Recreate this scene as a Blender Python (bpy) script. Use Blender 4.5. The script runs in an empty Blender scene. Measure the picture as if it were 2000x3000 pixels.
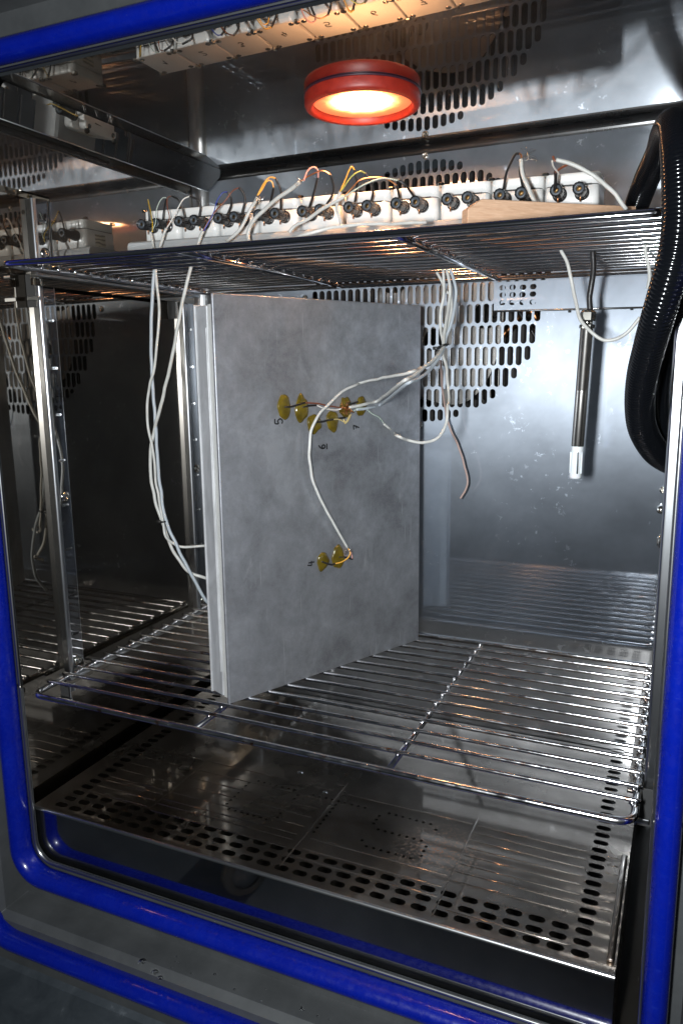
import bpy, bmesh, math, random
from mathutils import Vector, Matrix, noise
random.seed(7)
SC = bpy.context.scene
COL = SC.collection
# ------------------------------------------------------------------ camera
cam = bpy.data.cameras.new('camera'); co = bpy.data.objects.new('camera', cam); COL.objects.link(co)
CP = Vector((.61729, -.56152, .33452)); yaw, pit, rol = -.424117, -.187888, -.012471
f = Vector((math.sin(yaw)*math.cos(pit), math.cos(yaw)*math.cos(pit), math.sin(pit)))
r = f.cross(Vector((0, 0, 1))).normalized(); u = r.cross(f)
rr = r*math.cos(rol)+u*math.sin(rol); uu = -r*math.sin(rol)+u*math.cos(rol)
m = Matrix((( rr.x, uu.x, -f.x, CP.x), (rr.y, uu.y, -f.y, CP.y), (rr.z, uu.z, -f.z, CP.z), (0, 0, 0, 1)))
co.matrix_world = m
cam.sensor_fit = 'VERTICAL'; cam.sensor_height = 24; cam.sensor_width = 16; cam.lens = 24*2241.19/3000
cam.clip_start = .01; cam.clip_end = 50
SC.camera = co
# ------------------------------------------------------------------ world, flash, exposure
w = bpy.data.worlds.new('World'); SC.world = w; w.use_nodes = True
w.node_tree.nodes['Background'].inputs[0].default_value = (.75, .88, 1, 1)
w.node_tree.nodes['Background'].inputs[1].default_value = .027
fl = bpy.data.lights.new('camera_flash', 'AREA'); fl.shape = 'RECTANGLE'; fl.size = .03; fl.size_y = .055
fl.energy = 9.2; fl.color = (.93, .97, 1.0)
fo = bpy.data.objects.new('camera_flash', fl); COL.objects.link(fo)
fo.location = (.548, -.57, .337)
fo.rotation_euler = (Vector((.30, .30, .17))-fo.location).to_track_quat('-Z', 'Y').to_euler()
SC.view_settings.view_transform = 'Standard'; SC.view_settings.look = 'None'
SC.view_settings.exposure = 0; SC.view_settings.gamma = 1
SC.render.resolution_x = 682; SC.render.resolution_y = 1024
SC.cycles.max_bounces = 14; SC.cycles.glossy_bounces = 10; SC.cycles.diffuse_bounces = 4
SC.cycles.sample_clamp_indirect = 6; SC.cycles.caustics_reflective = True; SC.cycles.blur_glossy = .3

# ------------------------------------------------------------------ materials
def mat(name, col, rough=.5, metal=0., **kw):
    m = bpy.data.materials.new(name); m.use_nodes = True
    nt = m.node_tree; p = nt.nodes['Principled BSDF']
    p.inputs['Base Color'].default_value = (*col, 1); p.inputs['Roughness'].default_value = rough
    p.inputs['Metallic'].default_value = metal
    for k, v in kw.items(): p.inputs[k.replace('_', ' ')].default_value = v
    return m, nt, p
def N(nt, t, **kw):
    n = nt.nodes.new(t)
    for k, v in kw.items():
        if k in n.inputs.keys(): n.inputs[k].default_value = v
        else: setattr(n, k, v)
    return n
def ramp(nt, src, stops):
    n = nt.nodes.new('ShaderNodeValToRGB'); e = n.color_ramp.elements
    while len(e) < len(stops): e.new(.5)
    for i, (p, c) in enumerate(stops):
        e[i].position = p; e[i].color = (*c, 1) if isinstance(c, tuple) else (c, c, c, 1)
    nt.links.new(src, n.inputs[0]); return n.outputs[0]
def coords(nt, scale=(1, 1, 1), rot=(0, 0, 0)):
    g = nt.nodes.new('ShaderNodeNewGeometry'); mp = nt.nodes.new('ShaderNodeMapping')
    mp.inputs['Scale'].default_value = scale; mp.inputs['Rotation'].default_value = rot
    nt.links.new(g.outputs['Position'], mp.inputs[0]); return mp.outputs[0]
def noise_t(nt, vec, scale, detail=4, rough=.55, dist=0):
    n = N(nt, 'ShaderNodeTexNoise', Scale=scale, Detail=detail, Roughness=rough, Distortion=dist)
    nt.links.new(vec, n.inputs['Vector']); return n.outputs['Fac']
def mixc(nt, fac, a, b, mode='MIX'):
    n = nt.nodes.new('ShaderNodeMix'); n.data_type = 'RGBA'; n.blend_type = mode
    for s, v in ((0, fac), (6, a), (7, b)):
        if hasattr(v, 'links'): nt.links.new(v, n.inputs[s])
        else: n.inputs[s].default_value = v if s == 0 else ((*v, 1) if len(v) == 3 else v)
    return n.outputs[2]
def bump(nt, p, h, strength=.2, dist=.001, prev=None):
    b = N(nt, 'ShaderNodeBump', Strength=strength, Distance=dist); nt.links.new(h, b.inputs['Height'])
    if prev: nt.links.new(prev, b.inputs['Normal'])
    nt.links.new(b.outputs[0], p.inputs['Normal']); return b.outputs[0]

def steel(name, base=(.60, .62, .64), sharp=.045, broad=.33, mixf=.35, grain=(1, 1, 60), aniso=0., tang=None, stains=.25, scratch=True, wave=.0, warp=True, spots=False, rust=None):
    """sheet steel: a sharp polished lobe and a broad satin one, water stains, hairline scratches"""
    m = bpy.data.materials.new(name); m.use_nodes = True; nt = m.node_tree
    out = nt.nodes['Material Output']; p1 = nt.nodes['Principled BSDF']
    p2 = nt.nodes.new('ShaderNodeBsdfPrincipled'); mx = nt.nodes.new('ShaderNodeMixShader')
    c = coords(nt)
    st = noise_t(nt, c, 9, 6, .6, .6)
    colr = ramp(nt, st, [(.3, tuple(b*(1-stains) for b in base)), (.7, base)])
    if rust:
        d = nt.nodes.new('ShaderNodeVectorMath'); d.operation = 'DISTANCE'
        g = nt.nodes.new('ShaderNodeNewGeometry'); nt.links.new(g.outputs['Position'], d.inputs[0]); d.inputs[1].default_value = rust[0]
        near = ramp(nt, d.outputs['Value'], [(0, 1.), (rust[1], 0.)])
        n2 = ramp(nt, noise_t(nt, c, 330, 5, .7), [(.535, 0.), (.60, 1.)])
        mul = nt.nodes.new('ShaderNodeMath'); mul.operation = 'MULTIPLY'; nt.links.new(near, mul.inputs[0]); nt.links.new(n2, mul.inputs[1])
        colr = mixc(nt, mul.outputs[0], colr, (.26, .075, .012)); mmet = ramp(nt, mul.outputs[0], [(0, 1.), (1., 0.)])
    for p, ro in ((p1, sharp), (p2, broad)):
        p.inputs['Metallic'].default_value = 1
        if rust: nt.links.new(mmet, p.inputs['Metallic'])
        nt.links.new(colr, p.inputs['Base Color'])
        p.inputs['Roughness'].default_value = ro
    if aniso:
        p2.inputs['Anisotropic'].default_value = aniso
        t = nt.nodes.new('ShaderNodeCombineXYZ')
        for i_ in range(3): t.inputs[i_].default_value = tang[i_]
        nt.links.new(t.outputs[0], p2.inputs['Tangent'])
    fac = ramp(nt, noise_t(nt, c, 5, 5, .65, .3), [(.3, max(0, mixf-.12)), (.7, min(1, mixf+.14))])
    if spots:
        ms = ramp(nt, noise_t(nt, c, 95, 6, .68, .5), [(.61, 0.), (.67, .7)])
        big = ramp(nt, noise_t(nt, c, 8, 3), [(.50, 0.), (.60, 1.)])
        mm = nt.nodes.new('ShaderNodeMath'); mm.operation = 'MULTIPLY'; nt.links.new(ms, mm.inputs[0]); nt.links.new(big, mm.inputs[1])
        ad = nt.nodes.new('ShaderNodeMath'); ad.operation = 'ADD'; ad.use_clamp = True; nt.links.new(fac, ad.inputs[0]); nt.links.new(mm.outputs[0], ad.inputs[1]); fac = ad.outputs[0]
    nt.links.new(fac, mx.inputs[0]); nt.links.new(p1.outputs[0], mx.inputs[1]); nt.links.new(p2.outputs[0], mx.inputs[2])
    nt.links.new(mx.outputs[0], out.inputs[0])
    if warp:
        b = N(nt, 'ShaderNodeBump', Strength=1., Distance=.0003); nt.links.new(noise_t(nt, c, 3.5, 1), b.inputs['Height'])
        nt.links.new(b.outputs[0], p1.inputs['Normal'])
    if scratch:
        b = N(nt, 'ShaderNodeBump', Strength=.2, Distance=.0001); nt.links.new(noise_t(nt, coords(nt, tuple(min(g_, 12) for g_ in grain)), 60, 3), b.inputs['Height'])
        nt.links.new(b.outputs[0], p2.inputs['Normal'])
    return m
M = {}
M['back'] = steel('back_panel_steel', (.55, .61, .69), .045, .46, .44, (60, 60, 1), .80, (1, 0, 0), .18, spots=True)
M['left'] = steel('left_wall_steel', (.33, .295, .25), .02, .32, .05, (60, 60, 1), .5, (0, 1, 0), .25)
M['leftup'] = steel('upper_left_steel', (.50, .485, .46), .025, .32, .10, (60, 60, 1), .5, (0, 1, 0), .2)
M['right'] = steel('right_wall_steel', (.32, .31, .29), .03, .3, .12, (60, 60, 1), .5, (0, 1, 0), .2)
M['ceil'] = steel('ceiling_steel', (.50, .485, .46), .012, .26, .10, (1, 60, 60), .5, (0, 1, 0), .25)
M['dark'] = steel('cove_steel_dark_reflection', (.12, .12, .12), .15, .4, .3, stains=.2, warp=False)  # dark base colour paints the dark reflection of the ceiling cove
M['trim'] = steel('trim_steel', (.60, .61, .61), .12, .35, .4, stains=.1, warp=False)
M['tray'] = steel('tray_steel', (.57, .50, .43), .06, .30, .27, (1, 50, 1), .4, (0, 1, 0), .5, rust=((.415, .118, -.151), .055))
M['trayfront'] = steel('tray_front_steel', (.42, .42, .43), .03, .3, .08, (1, 1, 50), 0, None, .25)
M['floor'] = mat('shaded_floor_steel', (.02, .017, .013), .55, .5)[0]  # near-black colour stands in for the shade beneath the tray
m, nt, p = mat('frame_steel', (.2, .22, .23), .48, .2); c = coords(nt)
nt.links.new(ramp(nt, noise_t(nt, c, 16, 6, .65), [(.3, (.058, .062, .064)), (.7, (.095, .10, .102))]), p.inputs['Base Color']); bump(nt, p, noise_t(nt, c, 600, 3), .15, .0003); M['frame'] = m
m, nt, p = mat('sill_steel', (.2, .22, .23), .45, .4); c = coords(nt)
nt.links.new(ramp(nt, noise_t(nt, c, 14, 7, .7, 1.2), [(.35, (.045, .055, .065)), (.60, (.075, .088, .10)), (.70, (.17, .19, .21))]), p.inputs['Base Color']); M['sill'] = m
M['post'] = steel('post_steel', (.66, .68, .70), .10, .28, .6, (40, 40, 1), 0, None, .1, warp=False)
M['slotside'] = steel('slotted_side_steel', (.5, .5, .5), .03, .3, .12, stains=.1, warp=False)
M['galv'] = steel('galvanised_sheet', (.60, .57, .53), .10, .4, .5, stains=.45)
M['nickel'], _, _ = mat('nickel_plate', (.72, .70, .64), .14, 1.)
# chrome wire with rust specks
m, nt, p = mat('chrome_wire', (.66, .66, .67), .13, 1.); c = coords(nt)
rs = ramp(nt, noise_t(nt, c, 60, 6, .78), [(.575, 0.), (.65, 1.)])
c1 = mixc(nt, rs, (.68, .68, .69), (.30, .13, .05)); nt.links.new(c1, p.inputs['Base Color'])
nt.links.new(ramp(nt, noise_t(nt, c, 90, 4), [(.35, .09), (.75, .28)]), p.inputs['Roughness']); bump(nt, p, noise_t(nt, c, 500, 3), .25, .0003); M['wire'] = m
M['chrome'], nt, p = mat('clean_chrome_wire', (.74, .74, .76), .09, 1.); bump(nt, p, noise_t(nt, coords(nt), 400, 3), .12, .0003)
# aluminium panel skin
m, nt, p = mat('cast_aluminium_skin', (.4, .42, .44), .42, .82); c = coords(nt)
n1 = noise_t(nt, c, 15, 11, .74, .15); n2 = noise_t(nt, coords(nt, (1, 1, .45)), 45, 6, .68, .4)
a = ramp(nt, n1, [(.36, (.225, .23, .245)), (.46, (.345, .355, .378)), (.55, (.45, .465, .495)), (.66, (.62, .64, .675))])
b = ramp(nt, n2, [(.60, 0.), (.72, .8)]); a = mixc(nt, b, a, (.60, .62, .64)); b = ramp(nt, noise_t(nt, coords(nt, (1, 1, .035)), 320, 2, .5), [(.70, 0.), (.73, .7)]); a = mixc(nt, b, a, (.68, .70, .72))
fl_ = ramp(nt, noise_t(nt, c, 900, 2), [(.3, 0.), (.8, .35)]); a = mixc(nt, fl_, a, (.55, .56, .58))
nt.links.new(a, p.inputs['Base Color']); nt.links.new(ramp(nt, n1, [(.3, .52), (.7, .36)]), p.inputs['Roughness'])
q1 = bump(nt, p, noise_t(nt, c, 700, 3), .22, .0004)
vo = N(nt, 'ShaderNodeTexVoronoi', Scale=95.); nt.links.new(c, vo.inputs['Vector'])
dm = ramp(nt, vo.outputs['Distance'], [(.06, 0.), (.14, 1.)]); bump(nt, p, dm, .12, .0006, q1); M['alu'] = m
m, nt, p = mat('milled_aluminium', (.70, .71, .72), .35, .35); c = coords(nt)
nt.links.new(ramp(nt, noise_t(nt, coords(nt, (1, 1, .3)), 40, 6, .7, 1.5), [(.3, (.36, .365, .37)), (.7, (.58, .59, .60))]), p.inputs['Base Color']); bump(nt, p, noise_t(nt, c, 300, 4), .3, .0004); M['alu2'] = m
m, nt, p = mat('grey_sealant', (.48, .48, .46), .7, .1); bump(nt, p, noise_t(nt, coords(nt), 330, 3, .7), .9, .001); M['seal'] = m
# blue gasket
m, nt, p = mat('blue_silicone', (.004, .018, .30), .20, 0., Coat_Weight=.5, Coat_Roughness=.08, Specular_IOR_Level=.45); c = coords(nt)
gb = ramp(nt, noise_t(nt, c, 40, 6, .7), [(.35, (.001, .007, .20)), (.62, (.0012, .009, .23)), (.85, (.003, .015, .27))])
gb = mixc(nt, ramp(nt, noise_t(nt, c, 1100, 2, .5), [(.74, 0.), (.79, .5)]), gb, (.12, .17, .40))
gb = mixc(nt, ramp(nt, noise_t(nt, coords(nt, (.06, 1, 1)), 420, 3, .6), [(.62, 0.), (.75, .22)]), gb, (.04, .08, .42))
nt.links.new(gb, p.inputs['Base Color'])
nt.links.new(ramp(nt, noise_t(nt, c, 150, 5, .7), [(.3, .16), (.75, .42)]), p.inputs['Roughness']); bump(nt, p, noise_t(nt, c, 12, 2), .12, .002); M['blue'] = m
# red lamp ring
m, nt, p = mat('red_silicone', (.30, .018, .008), .45, 0., Subsurface_Weight=.15, Subsurface_Scale=.01)
nt.links.new(ramp(nt, noise_t(nt, coords(nt), 130, 5), [(.3, (.20, .010, .005)), (.75, (.30, .020, .009))]), p.inputs['Base Color']); bump(nt, p, noise_t(nt, coords(nt), 500, 3), .15, .0004); M['red'] = m
# glowing lamp glass: hot towards the bulb
m, nt, p = mat('lit_lamp_glass', (.9, .4, .2), .3); tc = nt.nodes.new('ShaderNodeTexCoord')
ln = nt.nodes.new('ShaderNodeVectorMath'); ln.operation = 'LENGTH'; nt.links.new(tc.outputs['Object'], ln.inputs[0])
nz = noise_t(nt, tc.outputs['Object'], 90, 5, .7)
ad = N(nt, 'ShaderNodeMath', operation='MULTIPLY_ADD'); nt.links.new(nz, ad.inputs[0]); ad.inputs[1].default_value = .012; nt.links.new(ln.outputs['Value'], ad.inputs[2])
cr = ramp(nt, ad.outputs[0], [(.022, (1, .53, .25)), (.034, (1, .38, .14)), (.044, (1, .20, .05)), (.054, (.8, .07, .02))])
sr = nt.nodes.new('ShaderNodeMapRange'); nt.links.new(ad.outputs[0], sr.inputs[0])
for i, v in enumerate((.006, .054, 1., 0.)): sr.inputs[1+i].default_value = v
pw = N(nt, 'ShaderNodeMath', operation='POWER'); nt.links.new(sr.outputs[0], pw.inputs[0]); pw.inputs[1].default_value = 4.5
sc_ = N(nt, 'ShaderNodeMath', operation='MULTIPLY_ADD'); nt.links.new(pw.outputs[0], sc_.inputs[0]); sc_.inputs[1].default_value = 480.; sc_.inputs[2].default_value = .7
nt.links.new(cr, p.inputs['Emission Color']); nt.links.new(sc_.outputs[0], p.inputs['Emission Strength']); M['glow'] = m
# plastics
m, nt, p = mat('light_grey_abs', (.68, .68, .66), .28); bump(nt, p, noise_t(nt, coords(nt), 900, 2), .06, .0003); M['box'] = m
M['screwhole'], _, _ = mat('shadow_gap', (.03, .03, .03), .8)
m, nt, p = mat('black_plastic', (.007, .007, .008), .25); bump(nt, p, noise_t(nt, coords(nt), 500, 2), .1, .0003); M['black'] = m
M['grommet'], _, _ = mat('grey_plastic_insert', (.05, .06, .07), .4)
M['brass'], _, _ = mat('brass_pin', (.14, .095, .045), .35, 1.)
M['hose'], nt, p = mat('black_corrugated_hose', (.003, .0035, .0045), .13, 0., Specular_IOR_Level=.35)
m, nt, p = mat('grey_cable_sheath', (.50, .50, .47), .42)
nt.links.new(ramp(nt, noise_t(nt, coords(nt), 120, 5), [(.3, (.42, .42, .39)), (.7, (.54, .54, .51))]), p.inputs['Base Color']); bump(nt, p, noise_t(nt, coords(nt), 160, 2), .25, .0008); M['sheath'] = m
M['sheathb'], _, _ = mat('blue_grey_sheath', (.36, .40, .43), .4)
M['shrink'], nt, p = mat('black_heat_shrink', (.014, .013, .013), .38); bump(nt, p, noise_t(nt, coords(nt), 300, 2), .4, .0006)
def stripes(name, a, b, sc=330):
    m, nt, p = mat(name, a, .35); wv = N(nt, 'ShaderNodeTexWave', Scale=sc/20, Distortion=.5); wv.bands_direction = 'DIAGONAL'
    nt.links.new(coords(nt, (20, 20, 20)), wv.inputs['Vector']); nt.links.new(mixc(nt, ramp(nt, wv.outputs['Fac'], [(.55, 0.), (.6, 1.)]), a, b), p.inputs['Base Color']); return m
for n, c_ in dict(brown=(.16, .045, .018), bluew=(.01, .03, .25), white=(.62, .60, .56), orange=(.75, .28, .04), yellow=(.62, .45, .03), copper=(.62, .28, .12), green=(.03, .22, .08), pink=(.6, .3, .26)).items():
    M[n] = mat('wire_'+n, c_, .35 if n != 'copper' else .3, 1. if n == 'copper' else 0.)[0]
M['yb'] = stripes('wire_yellow_black', (.65, .42, .02), (.02, .02, .02)); M['gw'] = stripes('wire_white_green', (.65, .65, .62), (.02, .16, .06))
M['yg'] = stripes('wire_yellow_green', (.68, .50, .05), (.05, .30, .14)); M['yo'] = stripes('wire_orange_yellow', (.72, .26, .04), (.75, .5, .08)); M['ybl'] = stripes('wire_yellow_blue', (.75, .45, .03), (.02, .2, .3))
m, nt, p = mat('amber_resin', (.17, .12, .006), .12, 0., Coat_Weight=.5); nt.links.new(ramp(nt, noise_t(nt, coords(nt), 90, 5), [(.3, (.055, .038, .003)), (.7, (.14, .10, .010))]), p.inputs['Base Color']); bump(nt, p, noise_t(nt, coords(nt), 260, 4), .5, .0006); M['resin'] = m
M['resinhot'], _, _ = mat('orange_solder_flux', (.45, .13, .01), .15)
M['ink'], _, _ = mat('black_marker_ink', (.006, .006, .007), .5)
m, nt, p = mat('beech_wood', (.52, .33, .20), .6); c = coords(nt, (1.2, 1.2, 14), (0, .5, .7))
nt.links.new(ramp(nt, noise_t(nt, c, 60, 5, .6, .6), [(.3, (.42, .25, .15)), (.7, (.58, .38, .25))]), p.inputs['Base Color']); bump(nt, p, noise_t(nt, c, 80, 4), .3, .0006); M['wood'] = m
M['ptfe'], _, _ = mat('white_filter_plastic', (.74, .76, .78), .4, 0., Subsurface_Weight=.2, Subsurface_Scale=.004)
M['probe'] = steel('probe_steel', (.62, .60, .57), .14, .3, .4, (1, 1, 60), 0, None, .05, warp=False)
M['void'], _, _ = mat('duct_and_hole_shade', (.02, .017, .015), .7)  # near-black colour paints the shade in the duct and the post holes
M['tie'], _, _ = mat('black_cable_tie', (.012, .012, .012), .35)
m, nt, p = mat('printed_label', (.6, .57, .48), .6); wv = N(nt, 'ShaderNodeTexWave', Scale=60., Distortion=6.); wv.bands_direction = 'Z'; nt.links.new(coords(nt), wv.inputs['Vector'])
nt.links.new(mixc(nt, ramp(nt, wv.outputs['Fac'], [(.6, 0.), (.7, .7)]), (.62, .58, .48), (.1, .09, .07)), p.inputs['Base Color']); M['label'] = m
M['water'], _, _ = mat('water_drop', (1, 1, 1), .02, 0., Transmission_Weight=1., IOR=1.33)
m, nt, p = mat('painted_concrete_floor', (.3, .33, .35), .35); nt.links.new(ramp(nt, noise_t(nt, coords(nt), 4, 6), [(.3, (.22, .25, .27)), (.7, (.36, .40, .43))]), p.inputs['Base Color']); M['room'] = m
M['tyre'], _, _ = mat('beige_caster_tyre', (.5, .46, .38), .5); M['castw'], _, _ = mat('white_caster_hub', (.7, .7, .68), .4); M['cblue'], _, _ = mat('blue_painted_plate', (.01, .12, .35), .4)

# ------------------------------------------------------------------ builders
def obj(name, bm, m, parent=None, smooth=False, loc=None):
    me = bpy.data.meshes.new(name)
    if isinstance(bm, bpy.types.Mesh): me = bm
    else: bm.to_mesh(me); bm.free()
    if not me.materials: me.materials.append(m)
    if smooth: me.polygons.foreach_set('use_smooth', [True]*len(me.polygons))
    o = bpy.data.objects.new(name, me); COL.objects.link(o)
    if parent: o.parent = parent
    if loc: o.location = loc
    return o
def tag(o, label, cat, group=None):
    o['label'] = label; o['category'] = cat
    if group: o['group'] = group
    return o
def struct(name, bm, m, label=None, smooth=False):
    o = obj(name, bm, m, None, smooth); o['kind'] = 'structure'
    if label: o['label'] = label
    return o
def empty(name, loc, label, cat, group=None, rot=(0, 0, 0)):
    o = bpy.data.objects.new(name, None); COL.objects.link(o); o.location = loc; o.rotation_euler = rot; o.empty_display_size = .01
    return tag(o, label, cat, group)
def box(x0, x1, y0, y1, z0, z1, bev=0, bm=None, seg=2):
    own = bmesh.new(); bmesh.ops.create_cube(own, size=1)
    for v in own.verts: v.co = Vector(((x0+x1)/2+v.co.x*(x1-x0), (y0+y1)/2+v.co.y*(y1-y0), (z0+z1)/2+v.co.z*(z1-z0)))
    if bev: bmesh.ops.bevel(own, geom=own.edges[:], offset=bev, segments=seg, affect='EDGES', profile=.5)
    if bm is None: return own
    me = bpy.data.meshes.new('t'); own.to_mesh(me); own.free(); bm.from_mesh(me); bpy.data.meshes.remove(me); return bm
def smoothpath(pts, n=8):
    P = [Vector(p) for p in pts]
    if len(P) == 2: return P
    out = []
    for i in range(len(P)-1):
        p0 = P[i-1] if i else P[0]*2-P[1]; p1, p2 = P[i], P[i+1]; p3 = P[i+2] if i+2 < len(P) else P[-1]*2-P[-2]
        for k in range(n):
            t = k/n; out.append(.5*((2*p1)+(p2-p0)*t+(2*p0-5*p1+4*p2-p3)*t*t+(3*p1-p0-3*p2+p3)*t**3))
    out.append(P[-1]); return out
def tube(pts, rad, n=10, bm=None, closed=False, cap=True, radf=None, flat=1., up=None):
    bm = bm or bmesh.new(); P = [Vector(p) for p in pts]; L = len(P); rings = []; s = 0
    T = []
    for i in range(L):
        a = P[(i-1) % L] if closed or i else P[0]; b = P[(i+1) % L] if closed or i < L-1 else P[-1]
        T.append((b-a).normalized())
    ref = up or (Vector((0, 0, 1)) if abs(T[0].z) < .9 else Vector((1, 0, 0)))
    nrm = (ref-T[0]*ref.dot(T[0])).normalized()
    for i in range(L):
        if i: nrm = (nrm-T[i]*nrm.dot(T[i])).normalized() if not up else (up-T[i]*up.dot(T[i])).normalized(); s += (P[i]-P[i-1]).length
        bi = T[i].cross(nrm); rd = radf(s, i) if radf else rad
        rings.append([bm.verts.new(P[i]+rd*(nrm*math.cos(2*math.pi*k/n)*flat+bi*math.sin(2*math.pi*k/n))) for k in range(n)])
    for i in range(L if closed else L-1):
        a, b = rings[i], rings[(i+1) % L]
        for k in range(n): bm.faces.new((a[k], a[(k+1) % n], b[(k+1) % n], b[k]))
    if cap and not closed:
        bm.faces.new(rings[0][::-1]); bm.faces.new(rings[-1])
    return bm
def lathe(prof, n=24, axis=(0, 0, 1), org=(0, 0, 0), bm=None):
    """prof = (radius, height) pairs along axis"""
    bm = bm or bmesh.new(); A = Vector(axis).normalized(); O = Vector(org)
    ref = Vector((1, 0, 0)) if abs(A.x) < .9 else Vector((0, 1, 0)); U = (ref-A*ref.dot(A)).normalized(); V = A.cross(U)
    rings = [[bm.verts.new(O+A*h+rd*(U*math.cos(2*math.pi*k/n)+V*math.sin(2*math.pi*k/n))) for k in range(n)] if rd > 1e-6 else [bm.verts.new(O+A*h)] for rd, h in prof]
    for a, b in zip(rings, rings[1:]):
        for k in range(n):
            q = [a[k % len(a)], a[(k+1) % len(a)], b[(k+1) % len(b)], b[k % len(b)]]; q = list(dict.fromkeys(q))
            if len(q) > 2: bm.faces.new(q)
    return bm
def quad(pts, bm=None):
    bm = bm or bmesh.new(); bm.faces.new([bm.verts.new(p) for p in pts]); return bm
def slot(cx, cy, lx, ly, n=6):
    """rounded slot outline, long side along the larger of lx, ly"""
    r = min(lx, ly)/2; pts = []
    for q, (sx, sy) in enumerate(((1, 1), (-1, 1), (-1, -1), (1, -1))):
        ox, oy = cx+sx*(lx/2-r), cy+sy*(ly/2-r)
        for k in range(n+1):
            a = math.pi/2*(q+k/n); pts.append((ox+r*math.cos(a), oy+r*math.sin(a)))
    out = [pts[0]]
    for p in pts[1:]:
        if abs(p[0]-out[-1][0])+abs(p[1]-out[-1][1]) > 1e-6: out.append(p)
    if abs(out[0][0]-out[-1][0])+abs(out[0][1]-out[-1][1]) < 1e-6: out.pop()
    return out
def sheet(outer, holes, th, mtx):
    """flat sheet with real holes, thickness th, as a mesh"""
    cu = bpy.data.curves.new('t', 'CURVE'); cu.dimensions = '2D'; cu.fill_mode = 'BOTH'; cu.extrude = th/2
    for pl in [outer]+holes:
        s = cu.splines.new('POLY'); s.points.add(len(pl)-1)
        for i, p in enumerate(pl): s.points[i].co = (p[0], p[1], 0, 1)
        s.use_cyclic_u = True
    o = bpy.data.objects.new('t', cu); COL.objects.link(o)
    dg = bpy.context.evaluated_depsgraph_get(); me = bpy.data.meshes.new_from_object(o.evaluated_get(dg))
    bpy.data.objects.remove(o); bpy.data.curves.remove(cu); me.transform(mtx); me.update(); me.materials.clear()
    return me
def hexhead(r, h, org, axis, bm=None):
    return lathe([(0, h), (r*.8, h), (r, h*.8), (r, 0), (0, 0)], 6, axis, org, bm)
XZ = lambda y: Matrix(((1, 0, 0, 0), (0, 0, 1, y), (0, 1, 0, 0), (0, 0, 0, 1)))      # local (x,y) -> world (x,z)
YZ = lambda x: Matrix(((0, 0, 1, x), (1, 0, 0, 0), (0, 1, 0, 0), (0, 0, 0, 1)))      # local (x,y) -> world (y,z)

# ------------------------------------------------------------------ chamber shell
XL, XR, YB, ZC = -.0175, .6135, .3632, .590
ZF = -.246
FY = .004
XU, XLL, XRR, ZS = -.006, -.0455, .6415, -.002      # upper left panel, outer walls below the liner, liner's lower edge
bm = quad([(XL, FY, ZS), (XL, FY, .512), (XL, .088, .512), (XL, .088, ZS)])
quad([(XL, .088, ZS), (XL, .088, .436), (XL, YB-.025, .436), (XL, YB-.025, ZS)], bm)
quad([(XLL, FY, ZS), (XL, FY, ZS), (XL, .402, ZS), (XLL, .402, ZS)], bm)
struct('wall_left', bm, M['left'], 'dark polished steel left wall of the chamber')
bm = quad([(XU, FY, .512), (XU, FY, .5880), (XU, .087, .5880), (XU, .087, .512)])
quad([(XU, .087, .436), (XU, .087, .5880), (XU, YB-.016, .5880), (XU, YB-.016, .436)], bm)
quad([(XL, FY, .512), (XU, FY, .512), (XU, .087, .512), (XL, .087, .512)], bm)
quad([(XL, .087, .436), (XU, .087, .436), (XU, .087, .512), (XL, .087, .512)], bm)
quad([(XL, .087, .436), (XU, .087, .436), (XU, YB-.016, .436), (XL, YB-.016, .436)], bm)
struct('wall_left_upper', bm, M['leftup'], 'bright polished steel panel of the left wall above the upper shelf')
struct('wall_left_low', quad([(XLL, .0108, ZF), (XLL, .0108, ZS), (XLL, .402, ZS), (XLL, .402, ZF)]), M['left'], 'dark steel side wall below the left liner')
def fillet(xw, rad, z0, z1, bm):
    pr = []
    for k in range(13):
        a = math.pi/2*k/12; pr.append((xw+rad*(1-math.cos(a)), YB-rad+rad*math.sin(a)))
    for (a, b), (c_, d) in zip(pr, pr[1:]): quad([(a, b, z0), (a, b, z1), (c_, d, z1), (c_, d, z0)], bm)
bm = bmesh.new(); fillet(XL, .025, ZS, .436, bm); fillet(XU, .016, .436, ZC-.008, bm)
struct('wall_corner', bm, M['trim'], 'rounded rear left corner of the chamber', True)
struct('wall_right', quad([(XR, FY, ZS), (XR, FY, ZC), (XR, YB, ZC), (XR, YB, ZS)]), M['right'], 'steel right wall of the chamber')
M['rlow'] = steel('shaded_side_steel', (.07, .065, .055), .06, .4, .15, stains=.4)  # darkened steel: shade of the gap beside the tray put into the colour
bm = quad([(XRR, .0108, ZF), (XRR, .0108, ZS), (XRR, .402, ZS), (XRR, .402, ZF)]); quad([(XR, FY, ZS), (XRR, FY, ZS), (XRR, .402, ZS), (XR, .402, ZS)], bm)
struct('wall_right_low', bm, M['rlow'], 'steel side wall below the right liner, shade put into its colour')
struct('ceiling', quad([(XL, -.012, ZC), (XR, -.012, ZC), (XR, YB-.010, ZC), (XL, YB-.010, ZC)]), M['ceil'], 'mirror bright steel ceiling')
bm = bmesh.new()
for k in range(8):
    a0, a1 = math.pi/2*k/8, math.pi/2*(k+1)/8; R_ = .010
    g = lambda a: (YB-R_+R_*math.sin(a), ZC-R_+R_*math.cos(a))
    (y0, z0), (y1, z1) = g(a0), g(a1); quad([(XL, y0, z0), (XR, y0, z0), (XR, y1, z1), (XL, y1, z1)], bm)
struct('ceiling_cove', bm, M['dark'], 'cove between ceiling and back panel, dark reflection put into its colour', True)
struct('wall_rear_low', quad([(XLL, .402, ZF), (XRR, .402, ZF), (XRR, .402, .06), (XLL, .402, .06)]), M['back'], 'low steel rear wall below the perforated panel')
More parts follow.
